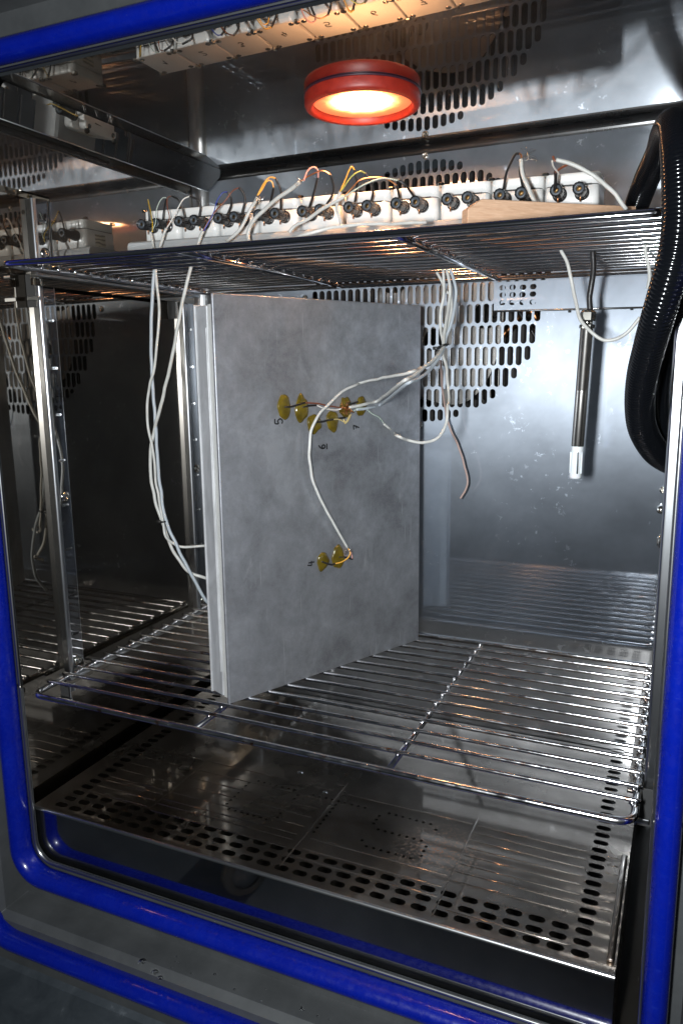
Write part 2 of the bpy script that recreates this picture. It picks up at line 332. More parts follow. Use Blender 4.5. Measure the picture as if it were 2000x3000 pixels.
struct('floor', quad([(XLL, .0108, ZF), (XRR, .0108, ZF), (XRR, .402, ZF), (XLL, .402, ZF)]), M['floor'], 'chamber floor below the tray')
# slanted strip under the ceiling's left edge
bm = quad([(.0345, -.003, .5860), (.0110, -.003, .5675), (.0110, YB-.004, .5675), (.0345, YB-.004, .5860)])
quad([(.0345, -.003, .5860), (.0385, -.003, .5897), (.0385, YB-.008, .5897), (.0345, YB-.008, .5860)], bm)
quad([(.0110, -.003, .5675), (XU, -.003, .5800), (XU, YB-.004, .5800), (.0110, YB-.004, .5675)], bm)
ss = obj('slanted_strip', bm, steel('strip_steel', (.46, .45, .43), .02, .3, .05, warp=False)); tag(obj('lower_bead', tube([(.0108, -.003, .5672), (.0108, YB-.004, .5672)], .0007, 6), M['trim'], ss, True).parent, 'slanted polished steel strip along the ceiling edge, left side', 'steel strip')

# perforated back panel
holes = []; cx0, cz0 = .3136, .4195
for rrow in range(-6, 7):
    zc = cz0+rrow*.025
    off = .005 if rrow % 2 == 0 else 0.
    for k in range(-16, 17):
        x = .3110+k*.010+off
        dx = (x-cx0)/.1490
        if abs(dx) >= 1: continue
        lim = .1545*math.sqrt(1-dx*dx)
        z0, z1 = max(zc-.01125, cz0-lim), min(zc+.01125, cz0+lim)
        if z1-z0 < .0068: continue
        holes.append(slot(x, (z0+z1)/2, .0070, z1-z0, 4))
bp = empty('perforated_back_panel', (.3, YB, .004), 'satin steel back panel with a round field of upright slots', 'back panel')
mp = Matrix.Translation((-.3, -YB, -.004)) @ XZ(YB+.0006)
sh = obj('perforated_sheet', sheet([(XL+.025, .004), (XR, .004), (XR, ZC-.010), (XL+.025, ZC-.010)], holes, .0012, mp), M['back'], bp)
obj('folded_lip', quad([(XL-.3+.02, 0, 0), (XR-.3, 0, 0), (XR-.3, .036, 0), (XL-.3+.02, .036, 0)]), M['back'], bp)
for x, z in ((.3140, .5785), (.309, .2600), (.1515, .4227), (.5975, .1936)):
    bmq = lathe([(0, .0016), (.0018, .0016), (.0018, .0024), (.0034, .0022), (.0042, .001), (.0042, 0)], 16, (0, -1, 0), (x-.3, 0, z-.004)); obj('screw', bmq, M['nickel'], bp, True)
bmq = lathe([(0, .012), (.0035, .012), (.0045, .009), (.0045, 0)], 16, (0, -1, 0), (.5965-.3, 0, .172-.004)); obj('stud', bmq, M['nickel'], bp, True)
# duct space behind the panel
dk = struct('duct_shade_sheet', box(XL, XR+.01, .47, .475, .0, ZC), M['void'], 'near-black sheet standing for the shade in the duct behind the perforated panel')  # flat sheet coloured near-black in place of the duct's shade
fp = empty('fan_baffle', (.33, .405, .38), 'galvanised fan baffle plate seen through the slots of the back panel', 'baffle plate')
def circ(cx, cz, r_, n=32, a0=0): return [(cx+r_*math.cos(2*math.pi*k/n), cz+r_*math.sin(2*math.pi*k/n)) for k in range(n)]
hl = [circ(.383, .394, .016), circ(.318, .366, .0145), circ(.262, .45, .024), circ(.296, .448, .010), circ(.40, .45, .006)]
outer = [(.345+.108*math.cos(2*math.pi*k/64)*(1.0 if math.cos(2*math.pi*k/64) < 0 else .55), .395+.110*math.sin(2*math.pi*k/64)) for k in range(64)]
obj('baffle', sheet(outer, hl, .0015, Matrix.Translation((-.33, -.405, -.38)) @ XZ(.396)), M['galv'], fp)
bmq = bmesh.new()
for k in range(15):
    x = -.075+k*.010; box(x, x+.0012, .012, .045, -.09, .14, 0, bmq)
obj('cooling_fin', bmq, M['galv'], fp)['kind'] = 'stuff'
bmq = tube(smoothpath([(.055, .03, -.02), (.075, .03, .0), (.10, .025, .02), (.12, .035, -.02)]), .004); obj('copper_pipe', bmq, M['copper'], fp, True)
bmq = tube(smoothpath([(.06, .0, .012), (.085, -.008, .022), (.105, -.01, .0), (.125, .0, -.035)]), .0022); obj('probe_lead', bmq, M['shrink'], fp, True)

# perforated bracket on the back panel
bk = empty('vented_bracket', (.405, YB, .41), 'folded steel bracket with twelve small oval holes, on the back panel right of the slots', 'bracket')
hp = [(0.414, 0.345, 0.4211), (0.4255, 0.345, 0.421), (0.4374, 0.345, 0.4204), (0.4487, 0.345, 0.4205), (0.4142, 0.345, 0.413), (0.4257, 0.345, 0.4127), (0.4369, 0.345, 0.4122), (0.4486, 0.345, 0.4124), (0.4142, 0.345, 0.4044), (0.4255, 0.345, 0.4042), (0.4372, 0.345, 0.4037), (0.4487, 0.345, 0.4036)]
bz = lambda x: -.0075*(x-.405)
hs = [slot(p[0], p[2], .0072, .0058, 5) for p in hp]
obj('bracket_face', sheet([(.4045, .4275), (.4045, .3955), (.6120, .3925), (.6120, .4255)], hs, .001, Matrix.Translation((-.405, -YB, -.41)) @ XZ(.3450)), M['back'], bk)
q0 = [(.4045, .344, .395), (.6120, .344, .392), (.6120, .362, .392), (.4045, .362, .395)]
b1 = quad([Vector(p)-Vector((.405, YB, .41)) for p in q0]); obj('lower_fold', b1, M['trim'], bk)
b1 = tube([Vector((.4045, .3447, .3952))-Vector((.405, YB, .41)), Vector((.612, .3447, .3922))-Vector((.405, YB, .41))], .0011); obj('folded_edge', b1, M['trim'], bk, True)
b1 = quad([Vector(p)-Vector((.405, YB, .41)) for p in [(.4045, .345, .3955), (.4045, .345, .4275), (.4045, .362, .4275), (.4045, .362, .3955)]]); obj('side_fold', b1, M['trim'], bk)
b1 = quad([Vector(p)-Vector((.405, YB, .41)) for p in [(.4045, .345, .4275), (.612, .345, .4255), (.612, .362, .4255), (.4045, .362, .4275)]]); obj('upper_fold', b1, M['trim'], bk)
for x in (.4860, .552):
    obj('clip_lug', box(x-.405, x-.405+.003, -.006, -.001, -.0185, -.0165, .0003), M['screwhole'], bk)

# ------------------------------------------------------------------ door frame, gaskets
def rrect(x0, x1, z0, z1, r_, y, n=12):
    pts = []
    for q, (cx, cz) in enumerate(((x1-r_, z1-r_), (x0+r_, z1-r_), (x0+r_, z0+r_), (x1-r_, z0+r_))):
        for k in range(n+1):
            a = math.pi/2*(q+k/n); pts.append(Vector((cx+r_*math.cos(a), y, cz+r_*math.sin(a))))
    return pts
OX0, OX1, OZ0, OZ1 = -.0240, .6135, -.2105, .603
def subdiv(pts, mx=.03):
    out = []
    for a, b in zip(pts, pts[1:]+pts[:1]):
        n = max(1, int((b-a).length/mx)); out += [a.lerp(b, k/n) for k in range(n)]
    return out
bm = tube(rrect(OX0-.0005, OX1+.0005, OZ0-.0005, OZ1+.0005, .024, .007), .0020, 8, closed=True, up=Vector((0, 1, 0)))
tag(obj('opening_rim', bm, M['trim'], None, True), 'thin bright steel rim lining the chamber opening inside the blue seal', 'rim')
def ring_sheet(a, b, bm=None):
    bm = bm or bmesh.new(); A_ = [bm.verts.new(p) for p in a]; B_ = [bm.verts.new(p) for p in b]
    for i in range(len(a)): j = (i+1) % len(a); bm.faces.new((A_[i], A_[j], B_[j], B_[i]))
    return bm
def gsk(x0, x1, z0, z1, half, depth, y, name, label, r_in):
    path = subdiv(rrect(x0-half, x1+half, z0-half, z1+half, r_in, y, 14))
    bmx = tube(path, half, 24, closed=True, up=Vector((0, 1, 0)), flat=depth/half)
    return tag(obj(name, bmx, M['blue'], None, True), label, 'door seal', 'blue tubular door seals')
gsk(OX0-.001, OX1+.001, OZ0-.0025, OZ1+.001, .0094, .0135, -.004, 'door_seal', 'thick blue tubular seal around the chamber opening, the inner of two', .034)
gsk(-.057, .655, -.2735, .663, .0088, .0125, -.037, 'door_seal', 'thick blue tubular seal at the lower left, the outer of two', .048)
CA = (-.047, .643, -.2615, .652)
fr = struct('door_frame', ring_sheet(rrect(OX0, OX1, OZ0, OZ1, .024, .0105), rrect(*CA, .0005, .0105)), M['frame'], 'grey steel frame around the opening')
bm = ring_sheet(rrect(*CA, .0005, .0105), rrect(*CA, .0005, -.022))
ring_sheet(rrect(*CA, .0005, -.022), rrect(-.053, .649, -.2670, .658, .002, -.030), bm)
ring_sheet(rrect(-.053, .649, -.2670, .658, .002, -.030), rrect(-.17, .77, -.320, .72, .02, -.030), bm)
struct('door_channel', bm, M['frame'], 'grey steel channel between the two blue seals')
bm = quad([(-.6, -.030, -.319), (1.1, -.030, -.319), (1.1, -.036, -.323), (-.6, -.036, -.323)])
quad([(-.6, -.036, -.323), (1.1, -.036, -.323), (1.1, -.12, -.60), (-.6, -.12, -.60)], bm)
struct('cabinet_front', bm, M['sill'], 'stained grey cabinet front below the outer seal')
bm = quad([(-.6, -.0305, .718), (1.1, -.0305, .718), (1.1, -.0305, 1.1), (-.6, -.0305, 1.1)])
quad([(-.6, -.0305, -.319), (-.168, -.0305, -.319), (-.168, -.0305, .718), (-.6, -.0305, .718)], bm)
quad([(.768, -.0305, -.319), (1.1, -.0305, -.319), (1.1, -.0305, .718), (.768, -.0305, .718)], bm)
struct('cabinet_face', bm, M['frame'], 'grey face of the cabinet around the door opening')

# water drops in the channel
def drop(p, s, name='water_drop'):
    bmx = lathe([(0, .42*s), (.45*s, .36*s), (.8*s, .2*s), (1.0*s, 0)], 14, (0, 0, 1), (0, 0, 0))
    for v in bmx.verts: v.co += Vector(noise.noise_vector(v.co*300+Vector(p)*99))*s*.10*(1 if v.co.z > .05*s else .0)
    return obj(name, bmx, M['water'], None, True, p)
zd = -.2613
dr = [(([(0.1448, -0.0237, -0.2613)][0]), .0042, 'round water drop at the left of the steel channel'), (([(0.1655, -0.0302, -0.2613)][0]), .0034, 'long smeared water drop in the steel channel'), (([(0.1747, -0.0343, -0.2613)][0]), .0028, 'small water drop below the smeared drop in the channel')]
for p_, s_, l_ in dr: tag(drop(p_, s_), l_, 'water drop', 'water drops in the channel')
for k in range(16):
    p_ = (.16+random.random()*.28, -.020+random.random()*.018, zd)
    o = drop(p_, .0007+random.random()*.0009); tag(o, 'tiny water bead in the grey channel between the blue seals', 'water drop', 'tiny water beads in the channel')

# ------------------------------------------------------------------ posts and rails
def post(y0, side, label):
    """upright U profile: satin front face, rounded corner, polished slotted side"""
    x0, x1 = (XL, -.0080) if side < 0 else (XR, .6040)
    t = empty('shelf_post', (x0, y0, -.030), label, 'shelf post', 'shelf posts on the chamber side walls')
    s = 1 if side < 0 else -1; H_ = .538; W_ = .0205; D_ = abs(x1-x0); zb = .030
    prof = [(0, 0), (D_-.0030, 0), (D_-.0022, .00012), (D_-.0015, .0005), (D_-.0009, .0010), (D_-.0004, .0017), (D_-.0001, .0025), (D_, .0034), (D_, .0052)]
    bmx = bmesh.new(); lo = [bmx.verts.new((s*a, b, 0)) for a, b in prof]; hi = [bmx.verts.new((s*a, b, H_)) for a, b in prof]
    for i in range(len(prof)-1): bmx.faces.new((lo[i], lo[i+1], hi[i+1], hi[i]) if s > 0 else (lo[i], hi[i], hi[i+1], lo[i+1]))
    obj('front_face', bmx, M['post'], t)
    hs_ = [slot(.0125, z+zb, .0105, .0030, 3) for z in [.3866-.05*k for k in range(8)]+[.4366, .4866]]
    me = sheet([(.0052, .026), (W_, .026), (W_, H_), (.0052, H_)], hs_, .0008, YZ(s*(D_-.0004))); obj('slotted_side', me, M['slotside'], t)
    obj('side_edge', box(s*(D_-.0012) if s > 0 else -D_-.0001, s*D_+.0001 if s > 0 else -(D_-.0012), W_+.0001, W_+.0009, .026, H_, .0002), M['post'], t)
    obj('inner_web', quad([(s*(D_-.004), .001, .026), (s*(D_-.004), W_, .026), (s*(D_-.004), W_, H_), (s*(D_-.004), .001, H_)]), M['trim'], t)
    obj('rear_face', quad([(0, W_, .026), (s*(D_-.0012), W_, .026), (s*(D_-.0012), W_, H_), (0, W_, H_)]), M['post'], t)
    for z in (.034, .226, .485):
        bmx = lathe([(0, .0012), (.0016, .0012), (.0018, .0026), (.0034, .0024), (.0042, .0012), (.0056, .0010), (.0058, .0002)], 18, (s, 0, 0), (s*(D_+.0001), .0125, z)); obj('screw', bmx, M['nickel'], t, True)
    obj('hole', lathe([(0, .0002), (.0024, .0002)], 14, (0, -1, 0), (s*D_*.36, 0, H_-.013)), M['void'], t)  # flat near-black disc, painted as the shaded inside of a drilled opening
    return t
post(.0650, -1, 'slotted steel shelf post on the left wall nearest the opening')
post(.3185, -1, 'slotted steel shelf post at the rear of the left wall beside the aluminium panel')
post(.0650, 1, 'slotted steel shelf post on the right wall nearest the opening')
post(.3185, 1, 'slotted steel shelf post at the rear of the right wall behind the black hoses')
def rail(z, side, label):
    s = 1 if side < 0 else -1; xw = -.004 if side < 0 else .600
    t = empty('shelf_support_rail', (xw, .05, z), label, 'shelf rail', 'support rails under the wire shelves')
    obj('upper_bar', box(0 if s > 0 else -.008, .010 if s > 0 else 0, 0, .285, -.0045, -.001, .0008), M['trim'] if s > 0 else M['tray'], t)
    obj('lower_bar', box(0 if s > 0 else -.002, .002 if s > 0 else 0, 0, .285, -.013, -.005, .0005), M['left'], t)
    for yy in (.006, .245):
        bmx = box(-.013 if s > 0 else .001, -.0005 if s > 0 else .013, yy, yy+.0012, -.034, -.001, .0002)
        obj('hook_plate', bmx, M['screwhole'], t)
        obj('hook_edge', box(-.0005 if s > 0 else -.0015, .0015 if s > 0 else .0005, yy-.0006, yy+.0014, -.034, 0.0, .0004), M['post'], t)
    obj('front_tab', box(-.006, .010, -.001, 0.0004, -.028, -.024, .0004), M['post'], t)
    return t
rail(.4330, -1, 'steel rail under the left edge of the upper wire shelf')
rail(-.0045, -1, 'steel rail under the left edge of the lower wire shelf')
rail(-.0045, 1, 'steel rail under the right edge of the lower wire shelf')
rail(.4295, 1, 'steel rail under the right edge of the upper wire shelf')

# ------------------------------------------------------------------ wire shelves
def shelf(loc, D_, rot, label, mw, mfr, ns=14):
    t = empty('wire_shelf', loc, label, 'wire shelf', 'chrome wire shelves', rot)
    W_ = .600; r_ = .014; fr_ = []
    for q, (cx, cy) in enumerate(((W_-r_, D_-r_), (r_, D_-r_), (r_, r_), (W_-r_, r_))):
        for k in range(9):
            a = math.pi/2*(q+k/8); fr_.append((cx+r_*math.cos(a), cy+r_*math.sin(a), 0))
    obj('outer_frame', tube(subdiv([Vector(p) for p in fr_], .05), .0031, 12, closed=True, up=Vector((0, 0, 1))), mfr, t, True)
    pitch = (D_-.0125-.0262)/(ns-1)
    bmx = tube([(-.0035, 0, .0), (.0, 0, .0004)]+[(.06*k+.03, 0, .0004) for k in range(10)]+[(.600, 0, .0004), (.6035, 0, 0)], .00195, 9)
    me = None
    for k in range(ns):
        if me is None: o = obj('rod', bmx, mw, t, True, (0, .0262+k*pitch, .0044)); me = o.data
        else: o = obj('rod', me, mw, t, False, (0, .0262+k*pitch, .0044))
    for x in (.206, .4035):
        obj('cross_bar', tube([(x, 0, -.0004), (x, D_, -.0004)], .0026, 10), mfr, t, True)
    bmx = bmesh.new()
    for k in range(ns):
        for x in (.0028, .206, .4035, .5972): bmesh.ops.create_icosphere(bmx, subdivisions=1, radius=.0028, matrix=Matrix.Translation((x, .0262+k*pitch, .0018)))
    for v in bmx.verts: v.co += Vector(noise.noise_vector(v.co*900))*.0003
    o = obj('weld_bead', bmx, mw, t, True); o['kind'] = 'stuff'
    return t
shelf((0, 0, -.0050), .3320, (0, 0, 0), 'lower chrome wire shelf with rust specks carrying the aluminium panel', M['wire'], M['wire'])
shelf((0, .010, .4362), .3460, (0, .0075, 0), 'upper chrome wire shelf carrying the row of white boxes', M['chrome'], M['chrome'])

# ------------------------------------------------------------------ floor tray
tr = empty('floor_tray', (-.0275, .0138, -.2455), 'shallow steel floor tray with rows of oval slots and dotted letters CTS', 'floor tray')
ti = Matrix.Translation((.0275, -.0138, .2455)); tv = Vector((.0275, -.0138, .2455))
hs = []
for i in range(29):
    x = -.0026+i*.02025
    for j in range(28):
        y = .0290+j*.01375
        if j < 3 or i in (0, 28) or j in (26,):
            if j == 26 and i in (0, 28): continue
            hs.append(slot(x, y, .0150, .0080, 4))
D1 = .0075
def dots(pl): return pl
cts = []
def seg(a, b, n): cts.extend([(a[0]+(b[0]-a[0])*k/max(1, n-1), a[1]+(b[1]-a[1])*k/max(1, n-1)) for k in range(n)])
seg((.1784, .160), (.2272, .1595), 7); cts += [(.1701, .1526), (.2359, .1511), (.2356, .1431), (.1699, .104)]; seg((.1698, .145), (.1697, .112), 5); seg((.1779, .0961), (.2268, .0954), 7); cts += [(.2354, .1034), (.2351, .1112)]
seg((.2517, .159), (.3168, .1578), 9); seg((.2843, .1505), (.284, .0949), 8)
seg((.3454, .1582), (.3936, .1567), 7); cts += [(.4018, .1492), (.337, .1495), (.3368, .1415), (.3367, .1338)]; seg((.3452, .1257), (.3934, .1251), 7)
cts += [(.4011, .1172), (.4012, .1092), (.4012, .1011)]; seg((.3931, .0931), (.3447, .0937), 7); cts += [(.3367, .1015)]
for p_ in cts: hs.append([(p_[0]+.0019*math.cos(2*math.pi*k/10), p_[1]+.0019*math.sin(2*math.pi*k/10)) for k in range(10)])
me = sheet([(-.0320, .0168), (.5932, .0168), (.5932, .4000), (-.0320, .4000)], hs, .0012, ti @ Matrix.Translation((0, 0, -.1516)))
obj('perforated_top', me, M['tray'], tr)
bm = bmesh.new(); pf = [(.0168, -.151)]+[(.0168-.003*math.sin(math.pi/2*k/6), -.154+.003*math.cos(math.pi/2*k/6)) for k in range(1, 7)]+[(.0138, -.244)]
for (a, b), (c_, d) in zip(pf[:-2], pf[1:-1]): quad([(-.0320+tv.x, a+tv.y, b+tv.z), (.5932+tv.x, a+tv.y, b+tv.z), (.5932+tv.x, c_+tv.y, d+tv.z), (-.0320+tv.x, c_+tv.y, d+tv.z)], bm)
bmesh.ops.remove_doubles(bm, verts=bm.verts[:], dist=1e-6); obj('rounded_fold', bm, M['trim'], tr, True)
obj('front_panel', quad([(-.0045, 0, -.154+tv.z), (.6207, 0, -.154+tv.z), (.6207, 0, .001), (-.0045, 0, .001)]), M['trayfront'], tr)
bm = quad([(.6207, .0003, .0935), (.6207, .386, .0935), (.6207, .386, .001), (.6207, .0003, .001)]); obj('side_panel', bm, M['tray'], tr)
bm = quad([(-.0045, .0003, .0935), (-.0045, .386, .0935), (-.0045, .386, .001), (-.0045, .0003, .001)]); obj('side_panel', bm, M['tray'], tr)
def rib(x0, x1, y, name='pressed_rib', parent=tr, zz=-.151):
    bmx = bmesh.new(); n = 5; w_ = .0011; h_ = .0005
    rws = []
    for x in (x0, x0+.003, x1-.003, x1):
        e = .0 if x in (x0, x1) else 1
        rws.append([bmx.verts.new((x+tv.x, y+w_*math.cos(math.pi*k/n)*(.3+.7*e)+tv.y, zz+.0001+h_*e*math.sin(math.pi*k/n)+tv.z)) for k in range(n+1)])
    for a, b in zip(rws, rws[1:]):
        for k in range(n): bmx.faces.new((a[k], a[k+1], b[k+1], b[k]))
    return obj(name, bmx, M['tray'], parent, True)
for x0, x1, ys in ((.0065, .091, (.0645, .078, .0915, .100, .118, .1355, .154, .1765)), (.0965, .270, (.0600, .0745, .0845, .100, .118, .1355, .154, .1765)),
                   (.286, .434, (.0495, .0645, .0825, .175)), (.4395, .5555, (.0775, .0915, .1045, .119, .1325, .146, .160, .1735)), (.5735, .5845, (.0775, .0915, .1045, .119, .1325, .146, .160, .1735)), (.446, .5555, (.0358,))):
    for y in ys: rib(x0, x1, y)
for x, y0, y1 in ((.0945, .06, .19), (.278, .03, .20), (.4375, .02, .19)):
    bm = bmesh.new(); rws = []
    for y in (y0, y0+.003, y1-.003, y1):
        e = 0 if y in (y0, y1) else 1
        rws.append([bm.verts.new((x+tv.x+.0008*math.cos(math.pi*k/5)*(.3+.7*e), y+tv.y, -.1509+tv.z+.0002*e*math.sin(math.pi*k/5))) for k in range(6)])
    for a, b in zip(rws, rws[1:]):
        for k in range(5): bm.faces.new((a[k], b[k], b[k+1], a[k+1]))
    obj('pressed_rib', bm, M['tray'], tr, True)
bm = box(.5855+tv.x, .5915+tv.x, .028+tv.y, .178+tv.y, -.1508+tv.z, -.1472+tv.z, .0016, None, 3); obj('edge_stiffener', bm, M['tray'], tr, True)
for p_, s_, l_ in (((.215, .196, -.1508), .0040, 'flat round water drop on the tray behind the dotted letter T'), ((.262, .168, -.1508), .0034, 'flat water drop on the tray left of the dotted letter T')):
    tag(drop(p_, s_), l_, 'water drop')
tag(obj('red_speck', box(.3825, .387, .028, .032, -.1650, -.1610, .001), mat('red_plastic_bit', (.5, .04, .02), .4)[0]), 'small red plastic bit seen through a slot of the tray', 'plastic bit')

# ------------------------------------------------------------------ ceiling lamp
lp = empty('ceiling_lamp', (.313, .173, ZC), 'glowing round ceiling lamp in a dark red silicone ring', 'lamp')
obj('red_ring', lathe([(.0550, .0003), (.0556, .003), (.0556, .009), (.0545, .0115), (.0525, .0125), (.0495, .0125), (.0478, .0112), (.0476, .0055)], 72, (0, 0, -1), (0, 0, 0)), M['red'], lp, True)
bm = lathe([(0, 0), (.0478, 0)], 48, (0, 0, -1)); obj('lit_glass', bm, M['glow'], lp, False, (0, 0, -.0062))
bm = bmesh.new(); bmx = [Vector((.0566+.0003*math.sin(9*a), 0, 0)) for a in (0,)]
bm = tube([Vector((.0556*math.cos(2*math.pi*k/64), .0556*math.sin(2*math.pi*k/64), -.0006)) for k in range(64)], .0009, 6, closed=True, up=Vector((0, 0, 1))); obj('sealant_bead', bm, mat('dark_sealant', (.03, .01, .02), .4)[0], lp, True)

# ------------------------------------------------------------------ mounting board + boxes
ZBX = lambda x: .4775-.0185*(x-.0365)
bm = bmesh.new(); xs = (.022, .545)
pp = []
for x in xs:
    zt, zb_ = ZBX(x)-.0004, .4385-.0075*x+.0066
    pr = [(.1735, zb_), (.1735, zt-.006), (.1752, zt-.002), (.179, zt), (.240, zt), (.240, zb_)]
    pp.append([bm.verts.new((x, a, b)) for a, b in pr])
for k in range(6): bm.faces.new((pp[0][k], pp[0][(k+1) % 6], pp[1][(k+1) % 6], pp[1][k]))
bm.faces.new(pp[0][::-1]); bm.faces.new(pp[1]); bmesh.ops.recalc_face_normals(bm, faces=bm.faces[:])
tag(obj('mounting_board', bm, mat('pale_grey_board', (.40, .41, .41), .4)[0]), 'pale grey mounting board lying on the upper shelf under the white boxes', 'mounting board')
def rbox(w_, d_, z0, z1, r_, top=.0):
    """box with rounded upright corners, slightly softened top"""
    bmx = bmesh.new(); lv = []
    for z, ins in ((z0, 0), (z1-top, 0), (z1-top*.3, top*.3), (z1, top)) if top else ((z0, 0), (z1, 0)):
        ring = []
        for q, (cx, cy) in enumerate(((w_/2-r_, d_-r_), (-w_/2+r_, d_-r_), (-w_/2+r_, r_), (w_/2-r_, r_))):
            for k in range(6):
                a = math.pi/2*(q+k/5); ring.append(bmx.verts.new((cx+(r_-ins)*math.cos(a), cy+(r_-ins)*math.sin(a), z)))
        lv.append(ring)
    for a, b in zip(lv, lv[1:]):
        for k in range(len(a)): bmx.faces.new((a[k], a[(k+1) % len(a)], b[(k+1) % len(a)], b[k]))
    bmx.faces.new(lv[0][::-1]); bmx.faces.new(lv[-1]); return bmx
DIG = {'0': [[(.5, 1), (.1, .6), (.15, .15), (.5, 0), (.9, .3), (.85, .8), (.5, 1)]], '1': [[(.05, .55), (.55, 1), (.5, 0)]], '2': [[(.1, .8), (.5, 1), (.85, .75), (.5, .4), (.1, .02), (.9, .05)]],
       '3': [[(.1, .95), (.7, .95), (.4, .58), (.85, .35), (.5, 0), (.1, .12)]], '4': [[(.3, 1), (.08, .42), (.98, .42)], [(.70, .85), (.66, 0)]],
       '5': [[(.95, 1), (.2, .98), (.12, .55), (.6, .62), (.92, .3), (.55, 0), (.05, .08)]], '6': [[(.8, 1), (.3, .7), (.1, .3), (.4, 0), (.8, .2), (.6, .5), (.2, .38)]],
       '7': [[(0, .95), (.9, 1), (.35, 0)], [(.2, .5), (.85, .55)]], '8': [[(.8, .85), (.45, 1), (.15, .8), (.8, .25), (.5, 0), (.15, .2), (.85, .75)]], '9': [[(.85, .7), (.4, .55), (.15, .8), (.5, 1), (.85, .75), (.7, 0)]],
       '_': [[(-.1, -.28), (1.0, -.25)]]}
def digits(txt, h, rad, mtx):
    bmx = bmesh.new(); x = 0
    for ch in txt:
        for pl in DIG[ch]:
            pp_ = [(x+a*h*.62, b*h, 0) for a, b in pl]
            for P in ([smoothpath(pp_, 5)] if ch in '0235689' else [[Vector(pp_[i_]), Vector(pp_[i_+1])] for i_ in range(len(pp_)-1)]): tube(P, rad, 6, bmx, flat=.25, up=Vector((0, 0, 1)))
        x += 0 if ch == '_' else h*.8
    bmx.transform(mtx); return bmx
post_body = None
ringed = ['1', '2', '3', '4', '5', '6', '7', '8', '9', '10']
desc = ['white terminal box numbered 1 at the left end of the row, yellow and black lead', 'white terminal box numbered 2 with brown and white leads',
        'white terminal box numbered 3 with blue and brown leads', 'white terminal box numbered 4 with orange twisted leads',
        'white terminal box numbered 5 behind the rising salmon lit cable', 'white terminal box numbered 6 with two yellow leads meeting a cable',
        'white terminal box numbered 7 with orange and green white leads bending down to it', 'white terminal box numbered 8 with empty sockets, left of the wood block',
        'white terminal box numbered 9 standing behind the left end of the wood block', 'white terminal box numbered 10 at the right end of the row behind the wood block']
X0 = [.0365, .0866, .1362, .1856, .2360, .2868, .3362, .3862, .4352, .4845]
proto = None
def box_parts(t):
    obj('body', rbox(.0475, .052, 0, .0220, .006), M['box'], t, True)
    obj('lid', rbox(.0478, .0523, .0228, .0330, .0062, .0012), M['box'], t, True)
    obj('lid_gap', rbox(.0458, .0510, .0216, .0232, .0055), M['screwhole'], t)
    for sx in (-.0096, .0096):
        pb = bmesh.new(); n = 40; prev = None
        for y, rad, kn in ((-.0235, .0046, 0), (-.0242, .0054, 1), (-.0205, .0057, 1), (-.0198, .0051, 1), (-.008, .0051, 1), (-.007, .0056, 1), (-.003, .0056, 1), (-.0025, .0063, 0), (0, .0063, 0)):
            ring = [pb.verts.new((sx+(rad*(1-.07*kn*(k % 4 == 0)))*math.cos(2*math.pi*k/n), y, .0148+(rad*(1-.07*kn*(k % 4 == 0)))*math.sin(2*math.pi*k/n))) for k in range(n)]
            if prev:
                for k in range(n): pb.faces.new((prev[k], ring[k], ring[(k+1) % n], prev[(k+1) % n]))
            prev = ring
        po = obj('binding_post', pb, M['black'], t)
        obj('socket_insert', lathe([(.0021, -.006), (.0023, 0), (.0044, 0), (.0046, -.0012)], 20, (0, -1, 0), (sx, -.0238, .0148)), M['grommet'], po, True)
        obj('brass_socket', lathe([(0, -.0058), (.0019, -.0058), (.0020, -.0022), (.0022, -.0020), (.0023, -.006)], 14, (0, -1, 0), (sx, -.0238, .0148)), M['brass'], po, True)
        obj('cross_pin', tube([(sx, -.0115, .0083-.0025), (sx+.0003, -.0115, .0145)], .0006, 6), M['copper'], po, True)
    for sx, sy in ((-.0182, .0060), (.0182, .0060), (-.0182, .0465), (.0182, .0465)):
        obj('lid_screw', lathe([(0, .0002), (.0012, .0002), (.0014, .0008), (.0026, .0006), (.003, 0)], 14, (0, 0, 1), (sx, sy, .0331)), M['nickel'], t, True)
    for sy in (.0025, .0490):
        obj('hex_bolt', hexhead(.0034, .0030, (-.0239, sy, .0322), (0, 0, 1)), M['nickel'], t)
def copy_tree(o, parent=None):
    c_ = o.copy(); COL.objects.link(c_); c_.parent = parent
    for ch in list(o.children): copy_tree(ch, c_)
    return c_
BX = []
for i in range(10):
    x = X0[i]+.0241
    if i == 0:
        t = empty('terminal_box', (0, 0, 0), desc[0], 'terminal box', 'row of white terminal boxes'); box_parts(t); proto = t
    else:
        t = copy_tree(proto)
    t.location = (x, .186, ZBX(x)); t['label'] = desc[i]; t.rotation_euler = (0, .0185, random.uniform(-.012, .012)); BX.append(t)
for i, t in enumerate(BX):
    txt = ringed[i]; ang = random.uniform(-.25, .25)
    mt = Matrix.Translation((-.003 if len(txt) == 1 else -.006, .018, .0331)) @ Matrix.Rotation(ang, 4, 'Z')
    obj('handwritten_number', digits(txt, .0105, .00075, mt), M['ink'], t)
t = BX[0]; bm = quad([(-.0240, .016, .004), (-.0240, .034, .004), (-.0240, .034, .018), (-.0240, .016, .018)]); obj('printed_label', bm, M['label'], t)

